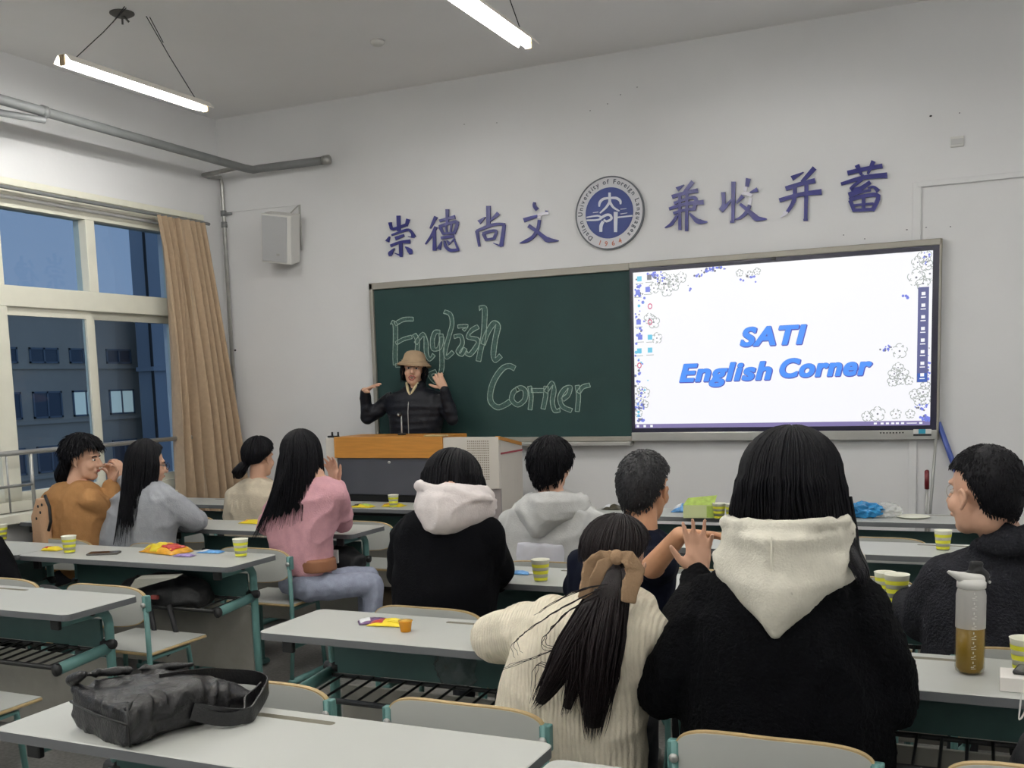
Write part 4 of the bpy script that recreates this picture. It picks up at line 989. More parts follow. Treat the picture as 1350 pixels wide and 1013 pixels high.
# ---- mop and broom by the display
root = empty('blue_mop', (3.1, -.03, .12), 0, 'long blue stick leaning against the wall right of the display', 'mop')
a, b_ = aty(1237,557,-.03), aty(1252,598,-.04); d = (b_-a); mb = MB(); mb.tube([a, a+d*1.0, a+d*((a.z-.2)/(-d.z))], .016, 10); mb.build('handle', mat('mop_blue', (76, 96, 170), .4), root, True, True)
e = a+d*((a.z-.2)/(-d.z)); mb = MB(); mb.box((e.x-.12, -.10, .121), (e.x+.12, -.02, .21), .01); mb.build('head', mat('mop_grey', (120,120,124), .9, bump=.5, bscale=80), root, False, True)
root = empty('silver_pole', (3.0, -.03, .12), 0, 'thin silver pole standing upright below the display corner', 'pole')
a, b_ = aty(1234,578,-.06), aty(1226,678,-.06); mb = MB(); mb.tube([a, b_, (b_.x-.02, -.06, .125)], .009, 8); mb.build('shaft', M_alu, root, True, True)
mb = MB(); mb.tube([(b_.x-.02,-.06,.121),(b_.x-.02,-.06,.15)], .014, 8); mb.build('foot', M_black, root, True, True)
root = empty('push_broom', (2.98, -.1, .12), 0, 'broom with dark red grip standing left of the silver pole', 'broom')
a, b_, c_ = aty(1222,622,-.12), aty(1222,645,-.12), aty(1221,680,-.12)
mb = MB(); mb.tube([a, b_], .014, 10); mb.ell(a, (.014,.014,.012)); mb.build('grip', mat('grip_red', (112, 26, 34), .4), root, True, True)
mb = MB(); mb.tube([b_, c_, (c_.x, -.12, .2)], .009, 8); mb.build('shaft', M_alu, root, True, True)
mb = MB(); mb.box((c_.x-.12, -.15, .125), (c_.x+.12, -.09, .20), .01); mb.build('head', M_black, root, False, True)

# ---- black leather bag on the near desk
root = empty('leather_bag', (1.45, -5.2, HD), 0, 'soft black leather tote bag lying on the nearest desk', 'bag')
M_lea = mat('black_leather', (14, 14, 17), .36, bump=.25, bscale=160, spec=.5)
A = atz(172, 991, HD); ex = Vector((.30, .95, 0)).normalized(); ey = Vector((-ex.y, ex.x, 0))
def bp(u, v, z): return A+ex*u+ey*v+Vector((0,0,z))
mb = MB()
rings = []
W_ = .27
prof = [(0.0,.095,.125),(.05,.118,.118),(.12,.125,.10),(.20,.118,.098),(.28,.090,.080),(.34,.058,.055),(.385,.03,.03)]
N = 32; vs = []; fs = []
for i, (u, hl, hr) in enumerate(prof):
    for k in range(N):
        t = 2*math.pi*k/N; c, s_ = math.cos(t), math.sin(t); e = 2/4.2
        v = W_/2+W_/2*(1-.25*(u/.4)**2)*math.copysign(abs(c)**e, c); h = hl if c < 0 else hr
        h = hl*(1-(c+1)/2)+hr*(c+1)/2
        zz = h/2+h/2*math.copysign(abs(s_)**e, s_)
        if s_ > 0 and i < 3: zz -= .030*(1-abs(c))*max(0, 1-abs(u-.02)/.06)   # slumped between the two raised corners
        vs.append(bp(u+.012*(1-s_)*0, v, zz+.001))
    if i < len(prof)-1: fs += [(i*N+k, i*N+(k+1)%N, (i+1)*N+(k+1)%N, (i+1)*N+k) for k in range(N)]
fs += [tuple(reversed(range(N))), tuple(range((len(prof)-1)*N, len(prof)*N))]
mb.add(vs, fs)
for p_, q_, r_ in ((bp(.0,.0,.10), bp(.03,.0,.125), .008), (bp(0,W_-.01,.12), bp(.01,W_-.05,.138), .010), (bp(.02,W_-.02,.13), bp(.30,W_*.8,.10), .008)): mb.cap(p_, q_, r_, r_*.7)
body = blob(mb, 'bag_body', M_lea, root, .0045, 4, .6, folds=.010, fscale=.075, seed=3)
mb = MB(); mb.tube([bp(-.002,.0,.062), bp(-.006,W_*.5,.060), bp(-.002,W_,.066)], .0035, 6); mb.build('zip_seam', M_black, root, True, True)
mb = MB(); mb.tube([bp(.0,-.001,.01), bp(-.001,-.002,.115)], .003, 6); mb.build('corner_piping', M_black, root, True, True)
def strap(pts, w, th, nm):
    mb = MB(); P = [Vector(p) for p in pts]; Q = []
    for i in range(len(P)-1):
        a, b, c, d = P[max(i-1,0)], P[i], P[i+1], P[min(i+2,len(P)-1)]
        for k in range(6):
            t = k/6; Q.append(.5*((2*b)+(c-a)*t+(2*a-5*b+4*c-d)*t*t+(3*b-a-3*c+d)*t**3))
    Q.append(P[-1]); vs = []; n = len(Q)
    for i, p in enumerate(Q):
        tn = (Q[min(i+1,n-1)]-Q[max(i-1,0)]).normalized(); wv = Vector((0,0,1)); nn = tn.cross(wv)
        nn = nn.normalized() if nn.length > .2 else ey
        up = nn.cross(tn).normalized()
        for a, b in ((-1,-1),(1,-1),(1,1),(-1,1)): vs.append(p+up*a*w/2+nn*b*th/2)
    fs = [(4*i+k, 4*i+(k+1)%4, 4*i+4+(k+1)%4, 4*i+4+k) for i in range(n-1) for k in range(4)]+[(3,2,1,0), (4*n-4,4*n-3,4*n-2,4*n-1)]
    mb.add(vs, fs); return mb.build(nm, M_lea, root, False, True)
shade_auto(strap([bp(.16,-.004,.055), bp(.23,-.030,.030), bp(.28,-.055,.022), bp(.33,-.02,.026), bp(.40,.04,.036), bp(.435,.085,.042), bp(.425,.13,.05), bp(.36,.15,.066), bp(.27,.13,.090), bp(.15,.12,.105)], .038, .004, 'handle'), 50)
shade_auto(strap([bp(.16,-.002,.050), bp(.20,-.022,.030), bp(.235,-.045,.022), bp(.27,-.05,.024), bp(.31,.0,.034), bp(.36,.03,.038), bp(.40,.06,.040)], .034, .004, 'handle'), 50)

# ---- bags under the left desk
def softbag(name, c, r, m, label, folds=.012):
    root = empty(name, (c[0], c[1], c[2]-r[2]), 0, label, 'bag')
    mb = MB(); mb.ell(c, r, None, 24, 14); mb.ell((c[0]+r[0]*.3, c[1], c[2]-r[2]*.3), (r[0]*.7, r[1]*.95, r[2]*.65), None, 20, 12)
    blob(mb, 'bag_body', m, root, .009, 5, .5, folds=folds, fscale=.1, seed=c[0]); return root
M_nyl = mat('black_nylon', (22, 23, 26), .6, bump=.2, bscale=200)
r1 = softbag('black_backpack', (-.30, -3.22, .585), (.27, .13, .085), M_nyl, 'black backpack stuffed on the rack under the snack desk')
root = r1; mb = MB(); p0 = Vector((-.10,-3.40,.56))
mb.tube([(-.28,-3.36,.56),(-.22,-3.40,.40),(-.14,-3.41,.33),(-.08,-3.40,.38),(-.12,-3.38,.47),(-.16,-3.36,.55)], .010, 6, flat=1.6); mb.build('strap', M_nyl, r1, True, True)
mb = MB(); mb.box((-.26,-3.372,.575),(-.22,-3.355,.595),.003); mb.build('red_label', mat('label_red', (120,50,46), .5), r1, False, True)
r2 = softbag('black_bag', (-.66, -3.62, .50), (.12, .10, .17), M_nyl, 'dark bag slumped on the seat at the left by the second row')
r3 = softbag('black_shoulder_bag', (.02, -2.18, .585), (.17, .10, .075), M_nyl, 'black bag with pale tag under the desk by the grey hooded person')
mb = MB(); mb.box((.06,-2.29,.58),(.09,-2.275,.655),.004); mb.build('pale_tag', M_white, r3, False, True)
r4 = empty('canvas_pouch', (-.30,-3.35,.67), 0, 'grey canvas flap hanging from the rack under the snack desk', 'pouch')
mb = MB(); a, b_, c_, d_ = aty(178,764,-3.40), aty(232,762,-3.40), aty(168,780,-3.40), aty(196,772,-3.40)
q0 = (a+Vector((0,.06,.0))); mb.add([a, b_, d_, c_, a+Vector((0,.05,.01)), b_+Vector((0,.05,.01)), d_+Vector((0,.05,.01)), c_+Vector((0,.05,.01))], [(0,1,2,3),(7,6,5,4),(0,4,5,1),(1,5,6,2),(2,6,7,3),(3,7,4,0)])
fixnormals(mb.build('flap', mat('canvas_grey', (150,150,140), .8, bump=.3, bscale=100), r4, False, True))
# black bag with white print at the right edge, on the desk's near side
root = empty('printed_black_bag', (3.62, -4.62, .45), 0, 'black bag with white brush marks at the right edge', 'bag')
mb = MB(); q = aty(1352, 960, -4.62); mb.ell((q.x+.10, -4.62, .62), (.135, .10, .185), None, 24, 14); mb.ell((q.x+.12, -4.62, .45), (.15, .12, .12), None, 24, 14)
blob(mb, 'bag_body', M_nyl, root, .009, 5, .5, folds=.008)
T = lambda x, y: (lambda q: (q.x, q.z))(aty(x, y, -4.725))
mb = MB()
for i, sxx in enumerate([[(1347,912,1.5),(1345,930,2.5),(1343,948,1.5)],[(1343,949,1.5),(1347,946,2.5),(1353,934,2)],[(1349,915,2),(1355,912,3)],[(1351,938,2),(1357,946,2)]]): ribbon(mb, sxx, -4.728, T, .002)
mb.build('white_print', M_white, root, False, True)
# ================================================================ people
def Mrot(yaw, pitch=0, roll=0): return Matrix.Rotation(R_(yaw), 3, 'Z') @ Matrix.Rotation(R_(pitch), 3, 'X') @ Matrix.Rotation(R_(roll), 3, 'Y')
def head_prims(mb, c, M, s, mouth=0):
    T = lambda x, y, z: c + M @ Vector((x, y, z))*s
    def E(p, r): mb.ell(T(*p), [v*s for v in r], M, 20, 14)
    E((0,-.012,.032), (.074,.094,.090)); E((0,.022,-.030), (.060,.068,.085)); E((0,.052,-.092), (.034,.032,.027)); E((0,.030,-.070), (.052,.050,.045))
    E((0,.070,.030), (.052,.020,.014)); E((.034,.058,-.032), (.026,.026,.028)); E((-.034,.058,-.032), (.026,.026,.028))
    mb.chain([T(0,.084,.016), T(0,.100,-.008), T(0,.109,-.028)], [.009*s,.011*s,.014*s]); mb.cap(T(-.012,.095,-.032), T(.012,.095,-.032), .009*s)
    for k in (-1, 1):
        hx = [(.080,.004,-.004),(.087,.006,.012),(.091,-.006,.020),(.093,-.018,.012),(.092,-.020,-.004),(.089,-.012,-.020),(.084,.000,-.032),(.080,.004,-.034)]
        mb.chain([T(k*x, y, z-.004) for x, y, z in hx], [v*s for v in (.0050,.0052,.0054,.0056,.0054,.0056,.0070,.0060)])
        mb.ell(T(k*.083,-.006,-.008), (.0055*s,.014*s,.022*s), M @ Matrix.Rotation(R_(k*-24), 3, 'Z'), 12, 8)
    if not mouth: mb.cap(T(-.020,.084,-.062), T(.020,.084,-.062), .009*s)
    else:
        for a, b in (((-.026,.076,-.064),(0,.088,-.053)),((0,.088,-.053),(.026,.076,-.064)),((-.026,.076,-.064),(0,.084,-.084)),((0,.084,-.084),(.026,.076,-.064))): mb.cap(T(*a), T(*b), .0065*s)
def hand_prims(mb, w, d, n, side, curl=.5, s=1.0, spread=6, thumb=45):
    """w wrist, d finger direction, n back-of-hand normal, side=+1/-1 which lateral side the thumb leaves"""
    d = Vector(d).normalized(); n = Vector(n); n = (n-d*n.dot(d)).normalized(); l = d.cross(n).normalized()*side
    P = lambda a, b, c: w + (d*a+l*b+n*c)*s
    for b in (-.028,-.010,.010,.028): mb.chain([P(-.005,b*.5,0), P(.040,b*.85,.001), P(.084-.006*abs(b)/.028,b*1.02,0)], [.020*s,.0155*s,.0115*s])
    mb.cap(P(.02,-.018,-.003), P(.06,.018,-.003), .015*s)
    for i, (b, L) in enumerate(((.030,(.040,.024,.020)),(.0105,(.046,.028,.022)),(-.0105,(.042,.026,.021)),(-.030,(.033,.020,.018)))):
        p = P(.084-.006*abs(b)/.03, b, 0); ang = 0; a = R_(spread*b/.01*.55); pts = [p]; c_ = curl[i] if isinstance(curl, (list, tuple)) else curl
        for k, ln in enumerate(L):
            ang += c_*(.55, .8, .5)[k]; dv = (d*math.cos(a)+l*math.sin(a))*math.cos(ang)-n*math.sin(ang); p = p+dv*ln*s; pts.append(p)
        mb.chain(pts, [.0098*s,.0092*s,.0084*s,.0072*s])
    t = R_(thumb); dt = d*math.cos(t)+l*math.sin(t)-n*.25; dt.normalize(); p0 = P(.018,.024,-.004); p1 = p0+dt*.040*s; d2 = (dt+d*.5-n*.15).normalized(); p2 = p1+d2*.030*s; p3 = p2+d2*.022*s
    mb.chain([P(.01,.01,-.002), p0, p1, p2, p3], [.017*s,.0155*s,.0125*s,.0105*s,.0085*s])
def cappt(c, M, r, off, th, ph):
    z = math.cos(th); back = max(0, math.cos(ph)); z = z*(1+.62*back) if z < 0 else z; sn = math.sin(th) if th < math.pi/2 else 1-(1-math.sin(th))*1.0
    return c + M @ Vector((off[0]+r[0]*sn*math.sin(ph), off[1]-r[1]*sn*math.cos(ph), off[2]+r[2]*z))
def default_hairline(ph, back=112, side=92, front=52):
    a = abs(math.degrees(ph)); 
    if a < 60: return R_(back)
    if a < 100: return R_(back+(side-back)*(a-60)/40)
    if a < 135: return R_(side+(front-side)*(a-100)/35)
    return R_(front)
def hair(parent, c, M, r, off=(0,-.012,.034), line=default_hairline, fall=None, phl=100, nstr=260, srad=.0028, spikes=0, slen=.022, lift=.35, material=None, seed=1, th0=95, extra=None, lump=.004, drop=1.0):
    rnd = random.Random(seed); mb = MB(); NP, NT = 64, 18; vs = []; fs = []
    for j in range(NT+1):
        for k in range(NP):
            ph = -math.pi+2*math.pi*k/NP; th = max(.001, line(ph)*j/NT)
            p = cappt(c, M, r, off, th, ph); q = p-c; q.normalize(); f = lump*noise.noise(p*28+Vector((seed,0,0)))*(1 if j else 0)
            if j == NT: p = cappt(c, M, [v*.90 for v in r], off, th+.03, ph)
            vs.append(p+q*f)
    for j in range(NT):
        for k in range(NP): fs.append((j*NP+k, (j+1)*NP+k, (j+1)*NP+(k+1)%NP, j*NP+(k+1)%NP))
    mb.add(vs, fs)
    def path(ph, rad=0, n=14, start=0.03, endf=1.0, wob=0):
        pts = []; the = min(R_(th0), line(ph)) if fall else line(ph)
        rr_ = [v+rad for v in r]; na = n//2
        for i in range(na+1): pts.append(cappt(c, M, rr_, off, start+(the-start)*i/na, ph))
        if fall:
            S = pts[-1]; E = fall(ph); E = E+(E-S)*0; dz = abs(S.z-E.z); out = (S-c); out.z = 0; out.normalize()
            C = S+Vector((0,0,-.42*dz*drop))+out*(.012+rad)
            for i in range(1, n-na+3):
                s = i/(n-na+2)*endf; p = S*(1-s)**2+C*2*s*(1-s)+E*s*s; p = p+out*rad*(1-s*.5)+Vector((wob*math.sin(s*7+ph*9), wob*math.cos(s*6+ph*5), 0))
                pts.append(p)
        return pts
    if fall:
        NP2 = 40; G = [path(R_(-phl+2*phl*k/NP2), -.003, 14, .03, .86+.05*math.sin(k*1.9)) for k in range(NP2+1)]; m_ = len(G[0])
        f1 = [(k*m_+j, k*m_+j+1, (k+1)*m_+j+1, (k+1)*m_+j) for k in range(NP2) for j in range(m_-1)]
        mb.add([p for g in G for p in g], f1)
        cc = sum((g[-1] for g in G), Vector())/len(G)
        mb.add([p+((Vector((c.x,c.y,p.z)))-p)*.12 for g in G for p in g], [tuple(reversed(q)) for q in f1])
    for i in range(nstr):
        ph = R_(rnd.uniform(-phl, phl)) if fall else rnd.uniform(-math.pi, math.pi)
        P = path(ph, rnd.uniform(0, .006), 14, rnd.uniform(.05, .5), rnd.uniform(.82, 1.05), rnd.uniform(0, .005)); n = len(P)
        sr = srad*rnd.uniform(.6, 1.25); mb.tube(P, [sr*(1 if j < n*.65 else max(.15, (n-1-j)/(n*.35))) for j in range(n)], 4, False)
    for i in range(spikes):
        ph = rnd.uniform(-math.pi, math.pi); u = rnd.random(); th = line(ph)*math.sqrt(u)*1.0
        p = cappt(c, M, r, off, th, ph); q = cappt(c, M, r, off, th+.12, ph); t = (q-p).normalized(); o_ = (p-(c+M@Vector(off))).normalized()
        dv = (t*(1-lift)+o_*lift+Vector((rnd.uniform(-.35,.35), rnd.uniform(-.35,.35), rnd.uniform(-.2,.1)))).normalized(); L = slen*rnd.uniform(.6,1.3)
        mb.tube([p-o_*.003, p+dv*L*.5, p+(dv+t*.35-o_*.12).normalized()*L], [srad, srad*.8, srad*.15], 4, False)
    if extra: extra(mb, rnd)
    o = mb.build('hair', material or M_hair, parent, True, True); return o
def tail(mb, rnd, pts, rad, n=120, sr=.0026, wave=.006, core=True):
    """bundle of strands along a centre line"""
    P = [Vector(p) for p in pts]
    def at(t):
        f = t*(len(P)-1); i = min(int(f), len(P)-2); u = f-i; a, b, c, d = P[max(i-1,0)], P[i], P[i+1], P[min(i+2,len(P)-1)]
        return .5*((2*b)+(c-a)*u+(2*a-5*b+4*c-d)*u*u+(3*b-a-3*c+d)*u**3), rad[i]*(1-u)+rad[i+1]*u
    if core: mb.tube([at(k/12)[0] for k in range(12)], [at(k/12)[1]*.72 for k in range(12)], 12)
    for i in range(n):
        a = rnd.uniform(0, 2*math.pi); q = math.sqrt(rnd.random()); e = rnd.uniform(.75, 1.0); pt = []; w = rnd.uniform(0, wave); f0 = rnd.uniform(0, 6)
        for k in range(15):
            t = k/14*e; c_, r_ = at(t); pt.append(c_+Vector((math.cos(a)*r_*q+w*math.sin(t*9+f0)*t, math.sin(a)*r_*q, w*math.cos(t*8+f0)*t)))
        mb.tube(pt, [sr*(1 if k < 9 else (14-k)/5+.12) for k in range(15)], 4, False)
def rings_px(rows, yaw=0):
    out = []
    for pl, pr, py_, y, ry in rows:
        a, b = aty(pl, py_, y), aty(pr, py_, y); out.append(((a.x+b.x)/2, y, (a.z+b.z)/2, (b.x-a.x)/2, ry, yaw))
    out.sort(key=lambda r: r[2]); return out
def pxp(p): return aty(*p)
def hood(parent, rows, m, seed=1, wrap=.06, th=.012, name='hood', rim=None, folds=.006):
    """back-hanging hood: rows (centre point, half width, bulge back) from top to tip"""
    V = []; nu = 24; mb = MB(); N = len(rows); R = []
    for i in range(N-1):
        for k in range(5):
            t = k/5; a, b = rows[i], rows[i+1]; R.append((a[0].lerp(b[0], t), a[1]+(b[1]-a[1])*t, a[2]+(b[2]-a[2])*t))
    R.append(rows[-1])
    for side in (0, 1):
        for c, hw, bu in R:
            for k in range(nu+1):
                u = -1+2*k/nu; f = max(0, 1-u*u)**.5
                V.append(Vector((c.x+hw*u, c.y-bu*f+wrap*(u*u)+(.0 if side == 0 else min(bu*f*.8, .05)+.02), c.z+.008*math.cos(u*3)*(1 if c is R[0][0] else 0))))
    W = nu+1; L = len(R); F = []
    for s in (0, 1):
        o = s*L*W
        for i in range(L-1):
            for k in range(nu):
                q = (o+i*W+k, o+i*W+k+1, o+(i+1)*W+k+1, o+(i+1)*W+k); F.append(q if s else tuple(reversed(q)))
    o = L*W
    for k in range(nu): F.append((k, k+1, o+k+1, o+k)); a = (L-1)*W; F.append((a+k+1, a+k, o+a+k, o+a+k+1))
    for i in range(L-1):
        for k in (0, nu): q = (i*W+k, (i+1)*W+k, o+(i+1)*W+k, o+i*W+k); F.append(q if k else tuple(reversed(q)))
    mb.add(V, F)
    if rim: mb.chain([Vector(p) for p in rim[0]], rim[1])
    return blob(mb, name, m, parent, .0065, 8, .6, folds=folds, fscale=.11, seed=seed)
def person(label, base, yaw, rings, arms, hc, hrot, hs, top, pants=None, skin=None, body_r=1.0, mouth=0, folds=.010, fscale=.13, vox=.009, neck=None, hands=True, legs='sit', knee=None, bvox=.0062, fine=0, short=False, srad=(.062,.056,.045), seed=0, topname='sweater', collar=None, extra_top=None, toe=None, group=None, topmats=None):
    """rings: torso silhouette; arms: list of dict(sh, el, wr, hd, hn, side, curl)"""
    root = empty('person', base, 0, label, 'person', group)
    M = Mrot(*hrot); hc = Vector(hc); skin = skin or M_skin; b = MB(); head_prims(b, hc, M, hs, mouth)
    top_r = rings[-1]; nk = Vector((top_r[0], top_r[1], top_r[2]))
    b.chain([hc+M@Vector((0,-.022,-.06))*hs, nk+Vector((0,0,.01)), nk+Vector((0,0,-.06))], [.054*hs,.055*hs,.062])
    b.loft([(r[0], r[1], r[2], max(.04, r[3]*.80), r[4]*.78, r[5]) for r in rings if r[3] > .05])
    hip = Vector((rings[0][0], rings[0][1], rings[0][2]))
    g = MB(); g.loft(rings)
    for A in arms:
        sh, el, wr = Vector(A['sh']), Vector(A['el']), Vector(A['wr'])
        b.chain([sh, el, wr], [.046,.040,.028]); hd = Vector(A.get('hd', (wr-el))).normalized()
        hand_prims(b, wr+hd*.012, hd, A.get('hn', (0,0,1)), A.get('side', 1), A.get('curl', .5), A.get('hs', .98*hs), A.get('spread', 6), A.get('thumb', 45))
        s0, s1, s2 = [v*A.get('fat', 1) for v in srad]
        if A.get('short'): q = sh.lerp(el, .62); g.chain([sh, q], [s0, s1*1.02])
        else:
            e = wr-(wr-el).normalized()*.012; g.chain([sh, sh.lerp(el,.55)+Vector((0,0,-.005)), el, el.lerp(e,.5), e], [s0, s0*1.02, s1, (s1+s2)/2*1.04, s2])
    f = Vector((-math.sin(R_(yaw)), math.cos(R_(yaw)), 0)); rt = Vector((f.y, -f.x, 0))
    if legs == 'sit':
        hz = .50
        hp = Vector((hip.x, hip.y, hz)); p = MB(); p.ell(hp+Vector((0,0,.01)), (.165,.135,.085), None, 20, 12); p.loft([(hip.x, hip.y, hz, .15,.12,0), (hip.x, hip.y, hip.z+.02, max(.12,rings[0][3]*.85), rings[0][4]*.85,0)])
        for k in (-1, 1):
            K = hp+rt*k*.10+f*(knee or .37); K.z = .50; A_ = K+f*-.02; A_.z = .09; hh = hp+rt*k*.085
            p.chain([hh, K, A_], [.078,.062,.045]); b.chain([hh, K, A_, A_+Vector((0,0,-.02))], [.062,.048,.036,.034])
            sh_ = MB(); sh_.loft([(A_.x+f.x*.06, A_.y+f.y*.06, .003, .045,.125, R_(yaw)), (A_.x+f.x*.06, A_.y+f.y*.06, .035, .047,.128, R_(yaw)), (A_.x+f.x*.02, A_.y+f.y*.02, .075, .038,.075, R_(yaw)), (A_.x, A_.y, .10, .036,.045, R_(yaw))])
            blob(sh_, 'shoe', M_shoe, root, .009, 4, .5)
        blob(p, 'trousers', pants or M_dark, root, .011, 5, .5, folds=.007, seed=seed+2)
    elif legs == 'stand':
        p = MB(); hp = hip.copy(); p.ell(hp, (.155,.11,.09), None, 20, 12)
        for k in (-1, 1):
            hh = hp+rt*k*.085; K = hh.copy(); K.z = (hp.z+.12)/2+.03; A_ = hh.copy(); A_.z = .20
            p.chain([hh, K, A_], [.082,.058,.046]); b.chain([hh, K, A_], [.06,.045,.035])
            sh_ = MB(); sh_.loft([(A_.x+f.x*.05, A_.y+f.y*.05, .123, .045,.125, R_(yaw)), (A_.x+f.x*.05, A_.y+f.y*.05, .16, .045,.122, R_(yaw)), (A_.x, A_.y, .205, .038,.05, R_(yaw))]); blob(sh_, 'shoe', M_shoe, root, .009, 4, .5)
        blob(p, 'trousers', pants or M_dark, root, .011, 5, .5, folds=.006, seed=seed+2)
    blob(b, 'body', skin, root, bvox, 5, .45)
    if collar: 
        for q in collar: g.cap(*q)
    if extra_top: extra_top(g)
    blob(g, topname, top, root, vox, 6, .7, folds=folds, fscale=fscale, seed=seed, fine=fine)
    return root, hc, M
M_dark = mat('dark_trousers', (34, 35, 42), .8); M_shoe = mat('shoe_white', (186, 184, 178), .6)
def fab(n, c, b=.25, s=180, v=.06, **k): return mat(n, c, .95, bump=b, bscale=s, var=v, vscale=30, sheen=k.pop('sheen', .0), spec=.12, **k)
M_fleece = fab('black_fleece', (5, 6, 9), .8, 110, .3); M_knit = fab('cream_knit', (226, 217, 196), .3, 150, wave=26); M_hoodw = fab('white_hood', (208, 204, 190), .3, 160); M_navy = fab('navy_tee', (14, 18, 32), .15, 150)
M_char = fab('charcoal_fleece', (38, 39, 44), .8, 120, .22); M_blk = fab('black_sweater', (9, 10, 14), .3, 150); M_hoodw2 = fab('pale_hood', (216, 208, 206), .25, 160); M_grey = fab('grey_hoodie', (190, 190, 188), .25, 160, .05)
M_pink = fab('pink_sweater', (212, 162, 170), .3, 150); M_jean = fab('pale_jeans', (152, 158, 176), .3, 200, .12); M_cream = fab('cream_sweater', (206, 194, 172), .3, 150); M_lgrey = fab('light_grey_hoodie', (160, 163, 168), .25, 150)
M_tan = fab('tan_sweater', (172, 128, 84), .3, 150); M_jkt = mat('black_jacket', (16, 19, 28), .55, bump=.2, bscale=90, spec=.3, wave=6, wdir='Z'); M_beige = fab('beige_hat', (176, 152, 124), .4, 220); M_bow = fab('taupe_bow', (150, 124, 98), .3, 200)

def face(root, hc, M, s, sides=(-1, 1), push=0):
    T = lambda x, y, z: hc + M @ Vector((x, y+push, z))*s
    for k in sides:
        mb = MB(); mb.ell(T(k*.029,.078,.003), (.0120,.0075,.0065), M, 14, 10); e = mb.build('eye', M_eye, root, True, True)
        mb = MB(); mb.ell(T(k*.029,.0845,.003), (.0058,.003,.0058), M, 10, 8); mb.build('iris', M_iris, e, True, True)
        mb = MB(); mb.chain([T(k*.014,.088,.020), T(k*.030,.087,.024), T(k*.044,.076,.019)], [.0032,.0036,.0024]); mb.build('eyebrow', M_brow, root, True, True)
    mb = MB(); mb.chain([T(-.018,.0895,-.062), T(0,.0955,-.060), T(.018,.0895,-.062)], [.0035,.0055,.0035]); mb.build('lips', M_lip, root, True, True)
M_eye = mat('eye_white', (216,212,206), .25); M_iris = mat('dark_iris', (34,24,20), .2); M_brow = mat('brow', (36,26,24), .8); M_lip = mat('lip', (168,92,86), .5)
# ---- presenter
PYY = -.25
def q1(px, py_, y=PYY): return aty(px, py_, y)
rg = rings_px([(534,562,510,PYY,.050),(526,572,515,PYY,.075),(509,590,522,PYY,.095),(508,592,532,PYY,.11),(514,586,548,PYY,.115),(517,578,575,PYY,.115)])
lo = rg[0]; rg = [(lo[0], lo[1], 1.02, .155, .11, 0)]+rg
arms = [dict(sh=q1(515,527), el=q1(484,551,PYY-.06), wr=q1(481,516,PYY-.12), hd=Vector((.75,-.25,.30)), hn=(-.2,-.3,1), side=1, curl=.22, hs=.92, fat=.92, thumb=35),
        dict(sh=q1(584,527), el=q1(596,552,PYY-.06), wr=q1(586,513,PYY-.12), hd=Vector((-.35,-.15,.75)), hn=(.2,-1,.2), side=-1, curl=1.25, hs=.92, fat=.92, thumb=62)]
hc = q1(545.5, 487.5, PYY-.02)
def jk(g):
    c = Vector((rg[-1][0], rg[-1][1], rg[-1][2]))
    for k in range(9):
        a = -2.5+5*k/8; g.ell(c+Vector((.062*math.sin(a), .055*math.cos(a), .012)), (.022,.022,.032), None, 10, 8)
    for z in (.035,.075,.115,.155,.195): pass
pr, hc, M = person('presenter in beige bucket hat and black jacket gesturing with both hands behind the lectern', (hc.x, PYY, .12), 180, rg, arms, hc, (-158, 4, -5), .98, M_jkt, M_dark, mouth=1, folds=.006, fscale=.09, vox=.007, legs='stand', bvox=.0036, srad=(.062,.054,.042), topname='jacket', seed=5, extra_top=jk)
T = lambda x, y, z: hc + M @ Vector((x, y, z))*.98
M_eye = mat('eye_white', (216,212,206), .25); M_iris = mat('dark_iris', (34,24,20), .2); M_brow = mat('brow', (36,26,24), .8); M_lip = mat('lip', (168,92,86), .5); M_mouth = mat('mouth_inside', (70,24,26), .6); M_teeth = mat('teeth', (224,218,206), .35)
for k in (-1, 1):
    mb = MB(); mb.ell(T(k*.029,.079,.003), (.0125,.008,.0075), M, 14, 10); e = mb.build('eye', M_eye, pr, True, True)
    mb = MB(); mb.ell(T(k*.029,.0855,.003), (.0062,.003,.0064), M, 10, 8); mb.build('iris', M_iris, e, True, True)
    mb = MB(); mb.chain([T(k*.014,.088,.020), T(k*.030,.088,.025), T(k*.044,.078,.020)], [.0035,.0042,.0028]); mb.build('eyebrow', M_brow, pr, True, True)
mb = MB(); mb.ell(T(0,.080,-.068), (.021,.006,.013), M, 16, 10); mo = mb.build('mouth', M_mouth, pr, True, True)
mb = MB(); mb.ell(T(0,.0855,-.0605), (.017,.004,.0045), M, 12, 8); mb.build('teeth', M_teeth, mo, True, True)
mb = MB(); mb.chain([T(-.026,.083,-.064), T(-.01,.0945,-.0535), T(0,.095,-.055), T(.01,.0945,-.0535), T(.026,.083,-.064)], [.003,.0042,.004,.0042,.003]); mb.chain([T(-.026,.083,-.064), T(-.010,.0905,-.083), T(.010,.0905,-.083), T(.026,.083,-.064)], [.003,.0050,.0050,.003]); mb.build('lips', M_lip, pr, True, True)
fl_ = lambda ph: hc + M @ Vector((.088*math.sin(ph), -.085*math.cos(ph)*.9-.0, -.10))
hair(pr, hc, M, (.082,.102,.098), fall=fl_, phl=118, nstr=160, srad=.003, seed=3)
mb = MB(); vs = []; fs = []; N = 40   # bucket hat: crown and sloped brim
prof = [(.0,.148),(.036,.146),(.062,.137),(.078,.118),(.088,.085),(.094,.070),(.108,.056),(.122,.042),(.133,.030),(.130,.026),(.118,.038),(.092,.062),(.090,.070)]
for i, (r, z) in enumerate(prof):
    for k in range(N): a = 2*math.pi*k/N; vs.append(T(r*math.cos(a)*.98, r*math.sin(a)*1.1-.008, z-.005+.006*math.cos(2*a)*(i > 6)))
